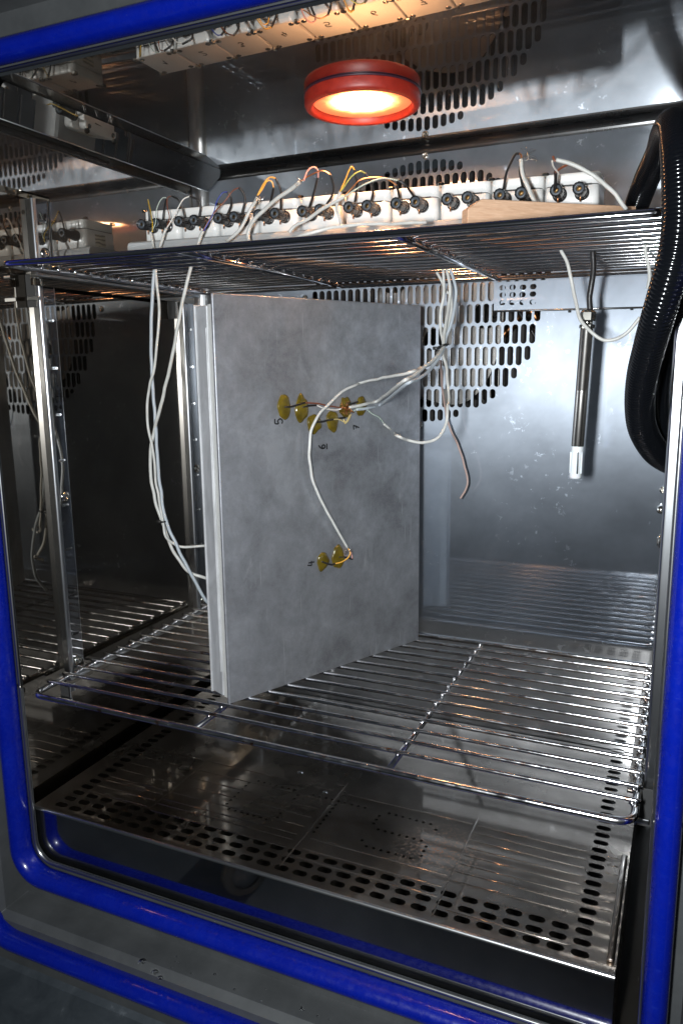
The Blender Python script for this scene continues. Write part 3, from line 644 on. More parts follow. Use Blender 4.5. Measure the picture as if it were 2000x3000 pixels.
# wooden offcut
a, b = Vector((.452, .070, 0)), Vector((.566, .165, 0)); d = (b-a).normalized(); nn = Vector((-d.y, d.x, 0))
L_ = (b-a).length; zt = .4645; zb_ = .4418
prof = [(-.006, zb_+.0), (-.006, zb_+.015), (.006, zt), (L_, zt), (L_, zb_)]
bm = bmesh.new(); A_ = [bm.verts.new(a+d*p[0]+Vector((0, 0, p[1]))) for p in prof]; B_ = [bm.verts.new(a+d*p[0]+nn*.012+Vector((0, 0, p[1]))) for p in prof]
bm.faces.new(A_); bm.faces.new(B_[::-1])
for k in range(5): bm.faces.new((A_[k], B_[k], B_[(k+1) % 5], A_[(k+1) % 5]))
bmesh.ops.recalc_face_normals(bm, faces=bm.faces[:]); bmesh.ops.bevel(bm, geom=bm.edges[:], offset=.0006, segments=1, affect='EDGES')
tag(obj('wood_block', bm, M['wood']), 'pale wood block with slanted left end, in front of boxes 9 and 10', 'wood block')

# ------------------------------------------------------------------ aluminium sandwich panel
FOx = Vector((.2155, .0483, 0)); ang = math.atan2(.4252, .9051)
pn = empty('aluminium_panel', (FOx.x, FOx.y, .0014), 'tall grey aluminium sandwich panel standing on the lower shelf with wired resin spots', 'metal panel', None, (0, 0, -ang))
# local: +y along the face, +x out of the face
PL, PH = .2745, .4005
obj('front_skin', box(-.0035, 0, 0, PL, 0, PH, .0011, None, 3), M['alu'], pn)
obj('sealant_strip', box(-.0140, -.0036, .0030, PL-.0030, .0030, PH-.009, .0006), M['seal'], pn)
obj('aluminium_core', box(-.0340, -.0141, .0018, PL-.002, .0040, PH-.010, .0008), M['alu2'], pn)
obj('back_skin', box(-.0356, -.0341, .0006, PL-.001, .0025, PH-.0085, .0004), M['alu2'], pn)
obj('core_ridge', box(-.0165, -.0143, .0004, .0030, .03, PH-.03, .0006), M['alu2'], pn)
def blob(uc, vc, ru, rv, sd):
    bmx = bmesh.new(); n = 26; rg = []
    for j, (fr_, hh) in enumerate(((1, 0), (.97, .0011), (.88, .0019), (.6, .0024), (.3, .0026))):
        rg.append([bmx.verts.new((hh, uc+ru*fr_*math.cos(2*math.pi*k/n)*(1+.30*noise.noise((math.cos(2*math.pi*k/n)*1.2, math.sin(2*math.pi*k/n)*1.2, sd))), vc+rv*fr_*math.sin(2*math.pi*k/n)*(1+.34*noise.noise((math.cos(2*math.pi*k/n)*1.3, math.sin(2*math.pi*k/n)*1.3, sd+5))))) for k in range(n)])
    for a, b in zip(rg, rg[1:]):
        for k in range(n): bmx.faces.new((a[k], a[(k+1) % n], b[(k+1) % n], b[k]))
    bmx.faces.new(rg[-1]); return bmx
uvs = [(0.078, 0.2916), (0.0999, 0.2893), (0.1158, 0.2728), (0.1402, 0.2746), (0.1587, 0.2884), (0.1816, 0.2888), (0.1239, 0.1243), (0.1455, 0.1258)]
sz = [(.0082, .0122), (.0084, .0135), (.0090, .0112), (.0078, .0122), (.0078, .0118), (.0074, .0110), (.0086, .0095), (.0084, .0138)]
for k, ((uc, vc), (ru, rv)) in enumerate(zip(uvs, sz)):
    rb = obj('resin_spot', blob(uc, vc+.0021, ru, rv, k*3.7), M['resin'], pn, True)
    obj('solder_point', lathe([(0, .0022), (.0014, .0018), (.0024, .0006)], 12, (1, 0, 0), (0, uc+.0006, vc+.0021)), M['resinhot'], rb, True)
for txt, (uc, vc), h in zip(('5', '_6', '7', '4'), [(0.0716, 0.2774), (0.1265, 0.248), (0.175, 0.2656), (0.1088, 0.1245)], (.0074, .0070, .0066, .0074)):
    # written with the panel on its side: tops of the figures point left
    mt = Matrix(((0, 0, 1, .0002), (0, -1, 0, uc), (1, 0, 0, vc+.0021), (0, 0, 0, 1)))
    hh = digits(txt, h*1.25, .00085, Matrix.Identity(4))
    for v in hh.verts: v.co = Vector((v.co.z+.0002, uc-v.co.y+h*.5, vc+.0021+v.co.x-h*.3))
    obj('handwritten_number', hh, M['ink'], pn)

# ------------------------------------------------------------------ cables
smooth0 = smoothpath
def smoothpath(pts, n=8):
    P = smooth0(pts, n)
    if len(P) < 6: return P
    L_ = len(P)-1
    return [p+Vector(noise.noise_vector(p*55))*.0011*min(1, 4*i/L_, 4*(L_-i)/L_) for i, p in enumerate(P)]
def cable(name, label, parts, cat='cable', group=None, sm=7):
    """parts: (part name, points, radius, material)"""
    p0 = Vector(parts[0][1][0]); t = empty(name, p0, label, cat, group)
    for pn_, pts, rd, mt in parts:
        P = [Vector(p)-p0 for p in smoothpath(pts, sm)]
        obj(pn_, tube(P, rd*(.64 if pn_ == 'sheath' else .8), 8 if rd < .0012 else 10), M[mt], t, True)
    return t
def fray(P, nn_=9, ln=.008, mt='copper', parent=None, name='frayed_strands'):
    bmx = bmesh.new()
    for k in range(nn_):
        d_ = Vector((random.uniform(-1, 1), random.uniform(-1, 1), random.uniform(-1, 1))).normalized()*ln
        e_ = Vector((random.uniform(-1, 1), random.uniform(-1, 1), random.uniform(-1, 1)))*ln*.4
        tube(smoothpath([Vector((0, 0, 0)), d_*.5+e_, d_], 4), .00022, 4, bmx)
    return obj(name, bmx, M[mt], parent, True, P)
HS, WR, SH = .0013, .00062, .0021
GB = 'leads and cables of the terminal boxes'
cable('box_lead', 'grey cable with short yellow and black lead at the first terminal box', [
    ('sheath', [(0.0657, 0.16, 0.4823), (0.0674, 0.16, 0.4765), (0.0701, 0.158, 0.4652)], .0019, 'sheath'),
    ('heat_shrink', [(0.0556, 0.172, 0.497), (0.0574, 0.17, 0.5086), (0.0587, 0.168, 0.5172)], HS, 'shrink'),
    ('conductor', [(0.0585, 0.168, 0.5182), (0.0635, 0.164, 0.5059), (0.0682, 0.16, 0.4969), (0.071, 0.158, 0.4896), (0.0698, 0.158, 0.4817)], WR*1.4, 'yb'),
    ('heat_shrink', [(0.0741, 0.172, 0.496), (0.0793, 0.17, 0.51), (0.0839, 0.167, 0.5171)], HS, 'shrink'),
    ('conductor', [(0.0839, 0.167, 0.5174), (0.0804, 0.165, 0.5175), (0.0765, 0.163, 0.5124), (0.0737, 0.161, 0.5033), (0.0744, 0.159, 0.4917), (0.0686, 0.158, 0.4818)], WR, 'gw')], group=GB)
cable('box_lead', 'grey cable with brown and white leads at the second terminal box', [
    ('sheath', [(0.0885, 0.158, 0.4842), (0.0842, 0.157, 0.4748), (0.08, 0.156, 0.4648)], .0024, 'sheath'),
    ('heat_shrink', [(0.1034, 0.172, 0.4958), (0.1025, 0.17, 0.5057), (0.1002, 0.167, 0.5132), (0.0923, 0.165, 0.5184)], HS, 'shrink'),
    ('conductor', [(0.0923, 0.165, 0.5184), (0.0882, 0.164, 0.516), (0.0888, 0.162, 0.5066), (0.0913, 0.16, 0.4949), (0.0889, 0.158, 0.4842)], WR, 'brown'),
    ('heat_shrink', [(0.1218, 0.172, 0.4954), (0.1244, 0.17, 0.5059), (0.1234, 0.168, 0.5123), (0.1156, 0.165, 0.5157)], HS, 'shrink'),
    ('conductor', [(0.1156, 0.165, 0.5157), (0.1087, 0.163, 0.5122), (0.1025, 0.161, 0.503), (0.0946, 0.159, 0.4911), (0.0889, 0.158, 0.4842)], WR*1.3, 'white')], group=GB)
cable('box_lead', 'grey cable splitting into blue and brown leads at the third terminal box', [
    ('sheath', [(0.1373, 0.156, 0.4772), (0.1335, 0.156, 0.472), (0.1296, 0.155, 0.4628)], .0029, 'sheath'),
    ('heat_shrink', [(0.1573, 0.172, 0.4939), (0.1636, 0.17, 0.5045), (0.1652, 0.167, 0.5114), (0.1631, 0.165, 0.5153)], HS*1.1, 'shrink'),
    ('conductor', [(0.1631, 0.165, 0.5153), (0.1583, 0.163, 0.5151), (0.1525, 0.161, 0.5072), (0.1484, 0.159, 0.4942), (0.1379, 0.156, 0.4772)], WR*1.2, 'bluew'),
    ('heat_shrink', [(0.1751, 0.172, 0.493), (0.1804, 0.17, 0.5062), (0.1803, 0.167, 0.5142), (0.1771, 0.165, 0.5181)], HS*1.1, 'shrink'),
    ('conductor', [(0.1771, 0.165, 0.5181), (0.1703, 0.163, 0.5153), (0.1591, 0.161, 0.5044), (0.1477, 0.159, 0.4932), (0.1366, 0.156, 0.4773)], WR*1.4, 'brown')], group=GB)
t = cable('box_lead', 'salmon lit cable with twisted orange leads at the fourth terminal box', [
    ('sheath', [(0.2075, 0.15, 0.5032), (0.2021, 0.15, 0.4954), (0.1946, 0.149, 0.4843), (0.1843, 0.148, 0.4713), (0.1708, 0.147, 0.4631)], .0027, 'sheath'),
    ('conductor', [(0.2075, 0.15, 0.5047), (0.2104, 0.152, 0.5115), (0.2126, 0.154, 0.5169), (0.2179, 0.156, 0.5224), (0.2243, 0.158, 0.5211)], WR*1.6, 'yo'),
    ('conductor', [(0.2086, 0.15, 0.5052), (0.2116, 0.152, 0.5104), (0.2164, 0.154, 0.5187), (0.2209, 0.156, 0.518), (0.2219, 0.158, 0.5126)], WR*1.2, 'yo'),
    ('heat_shrink', [(0.2219, 0.158, 0.5126), (0.2159, 0.164, 0.5039), (0.2066, 0.172, 0.495)], HS*1.1, 'shrink'),
    ('heat_shrink', [(0.2245, 0.158, 0.5208), (0.2268, 0.164, 0.5091), (0.222, 0.172, 0.4942)], HS*1.1, 'shrink')], group=GB)
fray((0, 0, 0), 8, .007, 'nickel', t)
t = cable('box_lead', 'salmon lit cable rising rightwards to pink and copper leads at the fifth terminal box', [
    ('sheath', [(0.2578, 0.146, 0.5115), (0.2456, 0.146, 0.5049), (0.232, 0.146, 0.4986), (0.2155, 0.146, 0.4883), (0.2025, 0.146, 0.478), (0.1973, 0.146, 0.4689), (0.198, 0.146, 0.4615)], .0030, 'sheath'),
    ('conductor', [(0.2586, 0.146, 0.5124), (0.267, 0.152, 0.5194), (0.2759, 0.158, 0.523), (0.2834, 0.162, 0.5188)], WR*1.3, 'copper'),
    ('conductor', [(0.2621, 0.146, 0.5122), (0.2633, 0.15, 0.5219), (0.2679, 0.154, 0.526), (0.2712, 0.158, 0.5242), (0.2698, 0.162, 0.5177)], WR*1.6, 'pink'),
    ('heat_shrink', [(0.2695, 0.162, 0.5179), (0.2619, 0.167, 0.5042), (0.2546, 0.172, 0.4933)], HS*1.1, 'shrink'),
    ('heat_shrink', [(0.2832, 0.162, 0.5191), (0.2841, 0.167, 0.5081), (0.2812, 0.17, 0.5019), (0.2741, 0.172, 0.4942)], HS*1.1, 'shrink')], group=GB)
fray((0, 0, 0), 8, .006, 'nickel', t)
cable('box_lead', 'upright grey cable with two yellow leads looping over the sixth terminal box', [
    ('sheath', [(0.2988, 0.15, 0.4994), (0.296, 0.15, 0.4898), (0.2956, 0.15, 0.4819), (0.2981, 0.15, 0.4737), (0.3003, 0.15, 0.4675)], .0026, 'sheath'),
    ('conductor', [(0.299, 0.15, 0.4999), (0.3031, 0.154, 0.5116), (0.3072, 0.158, 0.522), (0.3095, 0.161, 0.5202)], WR*1.5, 'yo'),
    ('conductor', [(0.3, 0.15, 0.5001), (0.3077, 0.154, 0.5116), (0.3162, 0.158, 0.5171), (0.3208, 0.161, 0.5159)], WR*1.2, 'yg'),
    ('heat_shrink', [(0.3093, 0.161, 0.5204), (0.3095, 0.167, 0.5086), (0.3046, 0.172, 0.4934)], HS*1.1, 'shrink'),
    ('heat_shrink', [(0.3206, 0.161, 0.5161), (0.3248, 0.165, 0.5086), (0.325, 0.169, 0.5004), (0.3219, 0.172, 0.4923)], HS*1.1, 'shrink')], group=GB)
cable('box_lead', 'long salmon lit cable falling to the left from the seventh terminal box', [
    ('sheath', [(0.3048, 0.146, 0.4937), (0.2943, 0.145, 0.4891), (0.2819, 0.144, 0.4836), (0.2669, 0.143, 0.4762), (0.2554, 0.142, 0.472), (0.2473, 0.141, 0.4653)], .0027, 'sheath'),
    ('conductor', [(0.3048, 0.146, 0.494), (0.3113, 0.148, 0.5008), (0.3187, 0.152, 0.5081), (0.3305, 0.156, 0.5101), (0.3425, 0.159, 0.5085), (0.3524, 0.162, 0.5021)], WR*1.4, 'copper'),
    ('conductor', [(0.3048, 0.146, 0.4937), (0.3158, 0.148, 0.4993), (0.328, 0.151, 0.505), (0.3408, 0.155, 0.5084), (0.3546, 0.159, 0.5058)], WR*1.5, 'gw'),
    ('heat_shrink', [(0.3522, 0.162, 0.5023), (0.3517, 0.167, 0.4984), (0.3515, 0.172, 0.4925)], HS*1.1, 'shrink'),
    ('heat_shrink', [(0.3544, 0.159, 0.5059), (0.3615, 0.164, 0.5015), (0.3653, 0.172, 0.4933)], HS*1.1, 'shrink')], group=GB)
tag(obj('flat_white_cable', tube(smoothpath([(0.3004, 0.05, 0.4435), (0.3175, 0.045, 0.445), (0.3304, 0.05, 0.4482), (0.343, 0.06, 0.4515), (0.3567, 0.07, 0.4531), (0.3696, 0.08, 0.4543), (0.3768, 0.09, 0.4549), (0.3872, 0.1, 0.456), (0.3987, 0.11, 0.4571)]), 0.0015, 10), M['sheath'], None, True), 'slack white cable lying along the upper shelf in front of boxes five to seven', 'cable')
t = cable('box_lead', 'grey cable with a frayed shield and bent black lead at the ninth terminal box', [
    ('sheath', [(0.4704, 0.152, 0.5097), (0.4715, 0.15, 0.5011), (0.4744, 0.148, 0.4919), (0.4794, 0.146, 0.4814), (0.4857, 0.144, 0.4708)], .0026, 'sheath'),
    ('heat_shrink', [(0.4513, 0.172, 0.4913), (0.4541, 0.166, 0.502), (0.4587, 0.16, 0.5079), (0.4647, 0.155, 0.5147), (0.4689, 0.153, 0.5146)], HS*1.1, 'shrink'),
    ('conductor', [(0.4685, 0.153, 0.5149), (0.4707, 0.152, 0.5128), (0.4704, 0.152, 0.5093)], WR*1.6, 'copper'),
    ('heat_shrink', [(0.4684, 0.172, 0.4909), (0.4679, 0.166, 0.4994), (0.4684, 0.158, 0.5053)], HS*1.1, 'shrink')], group=GB)
fray(Vector([(0.4761, 0.152, 0.5127)][0])-Vector([(0.4704, 0.152, 0.5097)][0]), 14, .010, 'nickel', t)
cable('box_lead', 'grey cable running right with a twisted brown and white lead at the tenth terminal box', [
    ('sheath', [(0.5042, 0.13, 0.5006), (0.5149, 0.13, 0.4967), (0.5276, 0.13, 0.4898), (0.5382, 0.13, 0.4826), (0.5498, 0.13, 0.471), (0.5552, 0.13, 0.464), (0.5611, 0.13, 0.4564)], .0026, 'sheath'),
    ('heat_shrink', [(0.4948, 0.172, 0.4837), (0.4991, 0.16, 0.4864), (0.5003, 0.15, 0.4959)], HS*1.4, 'shrink'),
    ('conductor', [(0.5003, 0.15, 0.4954), (0.5072, 0.14, 0.4962), (0.5126, 0.135, 0.497), (0.5082, 0.132, 0.4994), (0.5032, 0.13, 0.5005), (0.5012, 0.13, 0.5038)], WR*2., 'brown'),
    ('conductor', [(0.5006, 0.13, 0.5003), (0.5012, 0.14, 0.4968), (0.5036, 0.15, 0.4932)], WR*1.4, 'white')], group=GB)
# bundle on the left, hanging behind the panel
GL = 'grey cables hanging left of the aluminium panel'
o = tag(obj('hanging_cable', tube(smoothpath([(0.0849, 0.14, 0.4415), (0.0852, 0.14, 0.4264), (0.0868, 0.14, 0.4051), (0.0861, 0.14, 0.3898), (0.0814, 0.14, 0.3637), (0.0747, 0.14, 0.3324), (0.0668, 0.14, 0.3117), (0.0622, 0.14, 0.2907), (0.0625, 0.14, 0.2663), (0.0668, 0.14, 0.25), (0.0681, 0.14, 0.2318), (0.0693, 0.14, 0.2052), (0.0737, 0.14, 0.1751), (0.0753, 0.14, 0.1599), (0.0784, 0.14, 0.1447), (0.0833, 0.145, 0.1363), (0.0936, 0.15, 0.1315), (0.1129, 0.16, 0.1319), (0.1236, 0.18, 0.1304)]), 0.0015, 10), M['sheath'], None, True), 'pale cable left of the panel, turning right into it highest of the three', 'cable', GL)
o = tag(obj('hanging_cable', tube(smoothpath([(0.0802, 0.145, 0.4423), (0.0766, 0.145, 0.4243), (0.0722, 0.145, 0.3906), (0.069, 0.145, 0.3515), (0.0681, 0.145, 0.3116), (0.0688, 0.145, 0.2677), (0.069, 0.145, 0.2213), (0.0722, 0.145, 0.1843), (0.0786, 0.142, 0.1615), (0.0888, 0.142, 0.14), (0.1001, 0.145, 0.1128), (0.1075, 0.15, 0.0932), (0.1144, 0.16, 0.0683), (0.1193, 0.18, 0.0431)]), 0.0019, 10), M['sheathb'], None, True), 'thick blue grey cable left of the panel, running lowest to the panel foot', 'cable', GL)
o = tag(obj('hanging_cable', tube(smoothpath([(0.1308, 0.14, 0.4401), (0.1243, 0.14, 0.4228), (0.1157, 0.14, 0.3978), (0.1007, 0.14, 0.3478), (0.08, 0.142, 0.294), (0.0649, 0.145, 0.261), (0.0581, 0.145, 0.2241), (0.0621, 0.145, 0.1871), (0.0705, 0.145, 0.1603), (0.0758, 0.147, 0.1396), (0.0855, 0.15, 0.1172), (0.0985, 0.152, 0.1022), (0.1138, 0.16, 0.0944), (0.1214, 0.18, 0.0849)]), 0.0019, 10), M['sheath'], None, True), 'grey cable slanting from the upper shelf left of the panel, crossing two others', 'cable', GL)
def tie(P, rad, tilt, label):
    bmx = tube([Vector(P)+Vector((rad*math.cos(2*math.pi*k/24), rad*math.sin(2*math.pi*k/24), tilt*rad*math.cos(2*math.pi*k/24))) for k in range(24)], .0011, 8, closed=True, up=Vector((0, 0, 1)))
    box(P[0]-rad-.0035, P[0]-rad+.001, P[1]-.004, P[1], P[2]-.0015-tilt*rad, P[2]+.0018-tilt*rad, .0004, bmx)
    tag(obj('cable_tie', bmx, M['tie'], None, True), label, 'cable tie', 'black cable ties')
tie([(0.0742, 0.143, 0.1615)][0], .0046, .1, 'black cable tie round the cables left of the panel')
# bundle on the right
GR = 'grey cables hanging right of the aluminium panel'
tag(obj('panel_cable', tube(smoothpath([(0.3809, 0.22, 0.4302), (0.3818, 0.22, 0.4177), (0.3817, 0.22, 0.4033), (0.3787, 0.22, 0.387), (0.3792, 0.22, 0.3706), (0.3848, 0.21, 0.3573), (0.3865, 0.2, 0.348), (0.3847, 0.18, 0.3389), (0.3781, 0.16, 0.332), (0.3737, 0.13, 0.3276)]+[(0.2998, 0.2041, 0.3179), (0.2923, 0.1954, 0.3147), (0.2851, 0.1776, 0.308), (0.2795, 0.1633, 0.2991), (0.2734, 0.1505, 0.2882), (0.2699, 0.143, 0.278), (0.2676, 0.1381, 0.2668), (0.2668, 0.1363, 0.2545), (0.2666, 0.136, 0.2402), (0.2679, 0.1387, 0.2237), (0.2707, 0.1446, 0.2084), (0.2745, 0.1528, 0.1907), (0.2795, 0.1633, 0.1722), (0.2835, 0.1742, 0.155), (0.2866, 0.1855, 0.1392)]), 0.0015, 10), M['sheath'], None, True), 'long cable curving over the panel face down to the spots marked 4', 'cable', GR)
tag(obj('panel_cable', tube(smoothpath([(0.3817, 0.23, 0.4312), (0.3849, 0.23, 0.4166), (0.3849, 0.23, 0.4002), (0.3854, 0.22, 0.3795), (0.3857, 0.21, 0.3627), (0.3874, 0.2, 0.3516), (0.3875, 0.18, 0.3425), (0.3833, 0.15, 0.3321), (0.3809, 0.125, 0.3239), (0.3737, 0.115, 0.3191)]+[(0.309, 0.2262, 0.2984), (0.2981, 0.2077, 0.294), (0.288, 0.1909, 0.2915)]), 0.0017, 10), M['sheath'], None, True), 'grey cable arriving from the right at the copper wires between the marks 6 and 7', 'cable', GR)
tag(obj('panel_cable', tube(smoothpath([(0.3871, 0.225, 0.4304), (0.3926, 0.225, 0.4121), (0.3924, 0.225, 0.3968), (0.3912, 0.22, 0.3793), (0.3871, 0.215, 0.3638), (0.3875, 0.205, 0.3535), (0.3888, 0.185, 0.3425), (0.3865, 0.16, 0.3302), (0.3846, 0.13, 0.3217), (0.3773, 0.115, 0.3166)]+[(0.3092, 0.2336, 0.2938), (0.2987, 0.216, 0.2894), (0.2912, 0.2023, 0.2889)]), 0.0016, 10), M['sheathb'], None, True), 'blue grey cable lying lowest across the panel edge towards the mark 7', 'cable', GR)
tag(obj('panel_cable', tube(smoothpath([(0.3695, 0.235, 0.4297), (0.375, 0.235, 0.4203), (0.3796, 0.235, 0.41), (0.3846, 0.235, 0.4051), (0.3876, 0.23, 0.3928), (0.3859, 0.225, 0.3761), (0.3852, 0.215, 0.3611), (0.3875, 0.2, 0.348), (0.394, 0.19, 0.3353), (0.399, 0.18, 0.3219), (0.4032, 0.17, 0.3089), (0.4063, 0.16, 0.2988)]+[(0.4087, 0.15, 0.2962), (0.4095, 0.14, 0.2791), (0.4044, 0.13, 0.2676), (0.3943, 0.12, 0.2638), (0.3827, 0.11, 0.2666), (0.3727, 0.105, 0.2715)]+[(0.3168, 0.2546, 0.2591), (0.3117, 0.246, 0.2665), (0.3088, 0.2399, 0.2708)]), 0.0014, 10), M['sheath'], None, True), 'thin grey cable looping low right of the panel to the green white lead', 'cable', GR)
tie([(0.3856, 0.205, 0.3535)][0], .0056, .35, 'black cable tie round the cables right of the panel')
# leads on the panel
cable('panel_lead', 'brown and white leads to the two resin spots marked 5', [
    ('heat_shrink', [(0.2498, 0.1167, 0.2955), (0.253, 0.121, 0.2957), (0.2562, 0.128, 0.2969), (0.2617, 0.1396, 0.2988)], .0013, 'shrink'),
    ('conductor', [(0.2617, 0.1396, 0.2988), (0.2697, 0.1544, 0.2973), (0.2767, 0.1691, 0.2942), (0.2833, 0.1832, 0.2917)], .0009, 'brown'),
    ('heat_shrink', [(0.2595, 0.1372, 0.2942), (0.2628, 0.1442, 0.2953), (0.2674, 0.154, 0.2956)], .0013, 'shrink'),
    ('conductor', [(0.2674, 0.154, 0.2956), (0.2706, 0.1608, 0.2929), (0.2745, 0.1693, 0.2905), (0.2786, 0.1779, 0.2896), (0.2828, 0.1844, 0.2913)], .0009, 'white')], 'lead', 'leads on the aluminium panel')
cable('panel_lead', 'yellow and blue leads to the two resin spots marked 6', [
    ('heat_shrink', [(0.2665, 0.1521, 0.2786), (0.2704, 0.1605, 0.2785), (0.2734, 0.1669, 0.2791), (0.2775, 0.1733, 0.2799)], .0013, 'shrink'),
    ('conductor', [(0.2775, 0.1733, 0.2799), (0.2811, 0.1809, 0.2796), (0.2848, 0.1863, 0.2765), (0.2869, 0.1885, 0.2787), (0.288, 0.1931, 0.284)], .0009, 'ybl'),
    ('conductor', [(0.2837, 0.1865, 0.2797), (0.285, 0.1869, 0.2751), (0.2877, 0.1902, 0.2786), (0.2887, 0.1948, 0.2844)], .0009, 'ybl'),
    ('heat_shrink', [(0.2767, 0.1739, 0.2795), (0.2806, 0.1822, 0.2807), (0.284, 0.1894, 0.2811)], .0013, 'shrink')], 'lead', 'leads on the aluminium panel')
t = cable('panel_lead', 'black lead and green white lead to the two resin spots marked 7', [
    ('heat_shrink', [(0.2843, 0.1901, 0.2957), (0.288, 0.198, 0.2958), (0.2918, 0.2059, 0.2968)], .0013, 'shrink'),
    ('conductor', [(0.2896, 0.1989, 0.2874), (0.2933, 0.2045, 0.2899), (0.2971, 0.2126, 0.2886), (0.3009, 0.2207, 0.2835), (0.3059, 0.2313, 0.2786), (0.3088, 0.2399, 0.2713)], .0009, 'gw'),
    ('conductor', [(0.2828, 0.1821, 0.2919), (0.2864, 0.1875, 0.2908), (0.2896, 0.1942, 0.2877), (0.2901, 0.1977, 0.2861)], .0012, 'copper')], 'lead', 'leads on the aluminium panel')
fray(Vector([(0.2867, 0.1881, 0.2917)][0])-Vector([(0.2843, 0.1901, 0.2957)][0]), 26, .0085, 'copper', t)
t = cable('panel_lead', 'yellow and pink leads to the two resin spots marked 4', [
    ('heat_shrink', [(0.2685, 0.1565, 0.1292), (0.2716, 0.163, 0.1255), (0.2742, 0.1685, 0.1235), (0.2774, 0.1729, 0.1235)], .0013, 'shrink'),
    ('conductor', [(0.2774, 0.1729, 0.1235), (0.2827, 0.1819, 0.124), (0.2862, 0.1871, 0.127), (0.2876, 0.19, 0.1324), (0.2858, 0.1885, 0.1385)], .0009, 'yo'),
    ('heat_shrink', [(0.279, 0.1787, 0.1298), (0.2827, 0.1867, 0.127), (0.2879, 0.1953, 0.1242)], .0013, 'shrink'),
    ('conductor', [(0.2879, 0.1953, 0.1242), (0.2879, 0.193, 0.1297), (0.2863, 0.1896, 0.1373)], .0008, 'pink')], 'lead', 'leads on the aluminium panel')
fray(Vector([(0.2868, 0.1884, 0.1357)][0])-Vector([(0.2685, 0.1565, 0.1292)][0]), 12, .006, 'nickel', t)
tag(obj('frayed_cord', tube(smoothpath([(0.3673, 0.26, 0.3393), (0.3574, 0.3, 0.31), (0.3545, 0.325, 0.2812), (0.3592, 0.33, 0.2589), (0.3689, 0.33, 0.2396), (0.3773, 0.33, 0.2163), (0.3809, 0.33, 0.1981), (0.3792, 0.33, 0.1874), (0.3727, 0.33, 0.1758)]), .0012, 8), mat('pinkish_cord', (.42, .30, .26), .6)[0], None, True), 'thin pinkish cord hanging from the cable bundle in front of the back panel', 'cord')
tag(obj('looped_cable', tube(smoothpath([(0.5011, 0.19, 0.4371), (0.5085, 0.19, 0.4232), (0.5131, 0.19, 0.4038), (0.5185, 0.185, 0.3839), (0.5275, 0.18, 0.367), (0.5412, 0.18, 0.356), (0.5524, 0.18, 0.3552), (0.5631, 0.18, 0.3611), (0.5733, 0.18, 0.3739)]), .0016, 10), M['sheath'], None, True), 'pale cable dipping in a loop across the probe to the black hose', 'cable')
tag(obj('short_cable', tube(smoothpath([(0.5725, 0.2, 0.4389), (0.5749, 0.2, 0.4276), (0.5777, 0.2, 0.4107), (0.5771, 0.2, 0.3995)]), .0016, 10), M['sheath'], None, True), 'short pale cable dropping through the upper shelf beside the black hose', 'cable')

# ------------------------------------------------------------------ humidity probe
T0, T1 = Vector((.5250, .21, .3670)), Vector((.5214, .21, .2556)); ax = (T1-T0).normalized()
pb = empty('humidity_probe', T0, 'steel rod probe with a white slotted tip hanging from the upper shelf', 'probe')
LN = (T1-T0).length
obj('probe_tube', lathe([(0, 0), (.0058, 0), (.0060, .001), (.0060, LN*.52), (.00605, LN*.521), (.0060, LN*.525), (.0060, LN-.001), (.0057, LN), (0, LN)], 28, ax, (0, 0, 0)), M['probe'], pb, True)
obj('collar', hexhead(.0071, .0038, (0, 0, 0), -ax), M['nickel'], pb)
obj('thread', lathe([(.0052, 0), (.0055, .0008), (.0050, .0014), (.0055, .0020), (.0050, .0026), (.0050, .004)], 20, -ax, Vector((0, 0, 0))-ax*.0036), M['nickel'], pb, True)
obj('gland_nut', lathe([(0, .0110), (.0042, .0110), (.0058, .0098), (.0070, .0080), (.0072, .001), (.0066, 0), (0, 0)], 6, -ax, Vector((0, 0, 0))-ax*.0066), M['nickel'], pb)
bm = lathe([(.0054, 0), (.0056, .001), (.0056, .030), (.0050, .0316), (0, .0318)], 28, ax, ax*LN); tip = obj('white_tip', bm, M['ptfe'], pb, True)
for a_ in (-2.0, -1.2, -.4, -2.8):
    q_ = Vector((math.cos(a_), math.sin(a_), 0))*.00545; c_ = ax*(LN+.016)+q_
    bm = box(-.0008, .0008, -.0008, .0008, -.0105, .0105, .0004); bm.transform(Matrix.Translation(c_)); obj('tip_slot', bm, M['grommet'] if a_ == -1.2 else M['ptfe'], tip, True)
tag(obj('probe_cable', tube(smoothpath([(0.527, 0.21, 0.4369), (0.5284, 0.21, 0.4201), (0.5276, 0.21, 0.4048), (0.5267, 0.21, 0.3926), (0.5278, 0.21, 0.3751)]), .0027, 12), M['shrink'], None, True), 'black cable dropping through the upper shelf into the probe', 'cable')

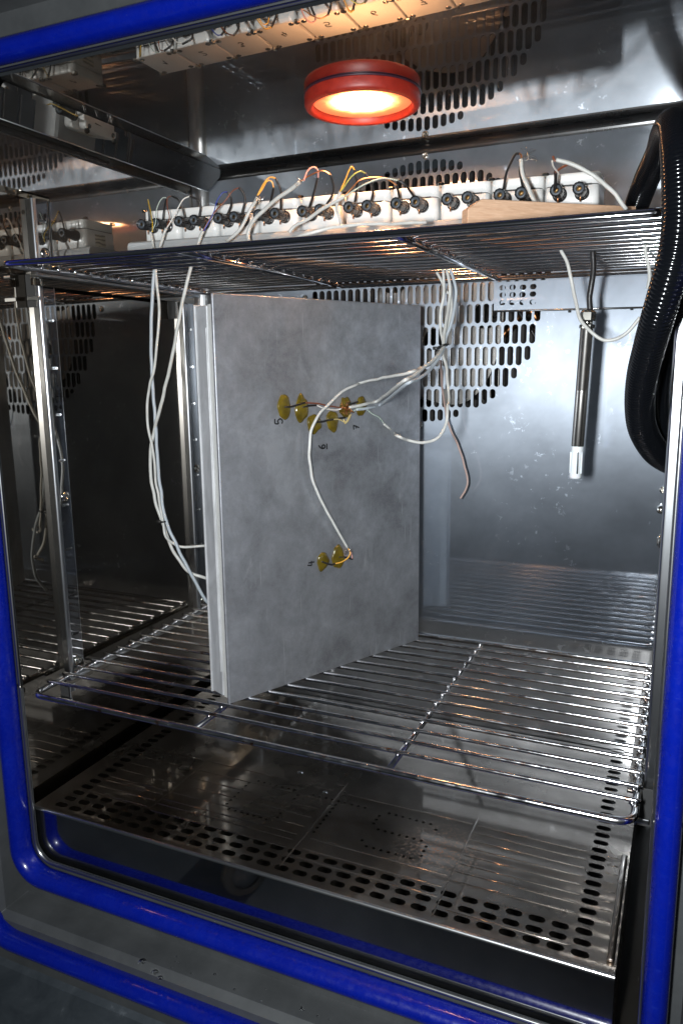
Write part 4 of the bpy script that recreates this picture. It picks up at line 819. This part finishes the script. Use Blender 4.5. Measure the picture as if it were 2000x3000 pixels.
# ------------------------------------------------------------------ corrugated hoses
smoothpath = smooth0
def hose(pts, rad, label, pitch=.0029, amp=.0008):
    P = smoothpath(pts, 60); tot = [0]
    for a, b in zip(P, P[1:]): tot.append(tot[-1]+(b-a).length)
    Q = []; s = 0; j = 0; step = pitch/7
    while s < tot[-1]:
        while tot[j+1] < s: j += 1
        t_ = (s-tot[j])/max(1e-9, tot[j+1]-tot[j]); Q.append(P[j].lerp(P[j+1], t_)); s += step
    bmx = tube(Q, rad, 22, radf=lambda s_, i: rad-amp+amp*math.sqrt(abs(math.sin(math.pi*s_/pitch))))
    return tag(obj('corrugated_hose', bmx, M['hose'], None, True), label, 'hose', 'black corrugated hoses')
hose([(0.5582, 0.23, 0.4659), (0.5631, 0.225, 0.4795), (0.571, 0.205, 0.4951), (0.5808, 0.17, 0.5057), (0.586, 0.13, 0.5084), (0.5917, 0.085, 0.5045), (0.5969, 0.045, 0.4916), (0.6002, 0.015, 0.4701), (0.6029, 0.002, 0.4464), (0.6044, -0.004, 0.4246), (0.6034, -0.006, 0.4036), (0.5992, 0.0, 0.3833), (0.5943, 0.012, 0.3645), (0.5896, 0.03, 0.3469), (0.5845, 0.055, 0.3253), (0.5826, 0.08, 0.3014), (0.5851, 0.1, 0.2814), (0.5936, 0.125, 0.2631), (0.6029, 0.14, 0.254), (0.6124, 0.15, 0.2488)], .0112, 'black corrugated hose arching over the shelf corner and down to the right wall')
hose([(0.602, 0.07, 0.4759), (0.6037, 0.06, 0.444), (0.6052, 0.05, 0.4149), (0.6045, 0.055, 0.39), (0.6002, 0.07, 0.3673), (0.595, 0.1, 0.3404), (0.5926, 0.12, 0.3133), (0.5944, 0.135, 0.2874), (0.6004, 0.15, 0.269), (0.6104, 0.165, 0.256)], .0100, 'thinner black corrugated hose close to the right wall behind the arching hose', .0026, .0007)

# ------------------------------------------------------------------ room in front (seen in the steel)
bm = quad([(-3, -4, -.867), (4, -4, -.867), (4, .0, -.867), (-3, .0, -.867)]); struct('room_floor', bm, M['room'], 'grey painted floor in front of the cabinet')
cs = empty('swivel_caster', (-.25, -.76, -.817), 'white caster wheel under a blue plate on the floor in front of the chamber', 'caster')
obj('tyre', lathe([(.035, -.014), (.050, -.014), (.055, -.008), (.055, .008), (.050, .014), (.035, .014)], 36, (.8, .6, 0), (0, 0, .005)), M['tyre'], cs, True)
obj('hub', lathe([(0, -.015), (.012, -.017), (.014, -.010), (.034, -.010), (.034, .010), (.014, .010), (.012, .017), (0, .015)], 30, (.8, .6, 0), (0, 0, .005)), M['castw'], cs, True)
obj('fork', box(-.03, .03, -.022, .022, .062, .070, .004), M['nickel'], cs)
obj('mounting_plate', box(-.06, .10, -.05, .06, .073, .085, .003), M['cblue'], cs)
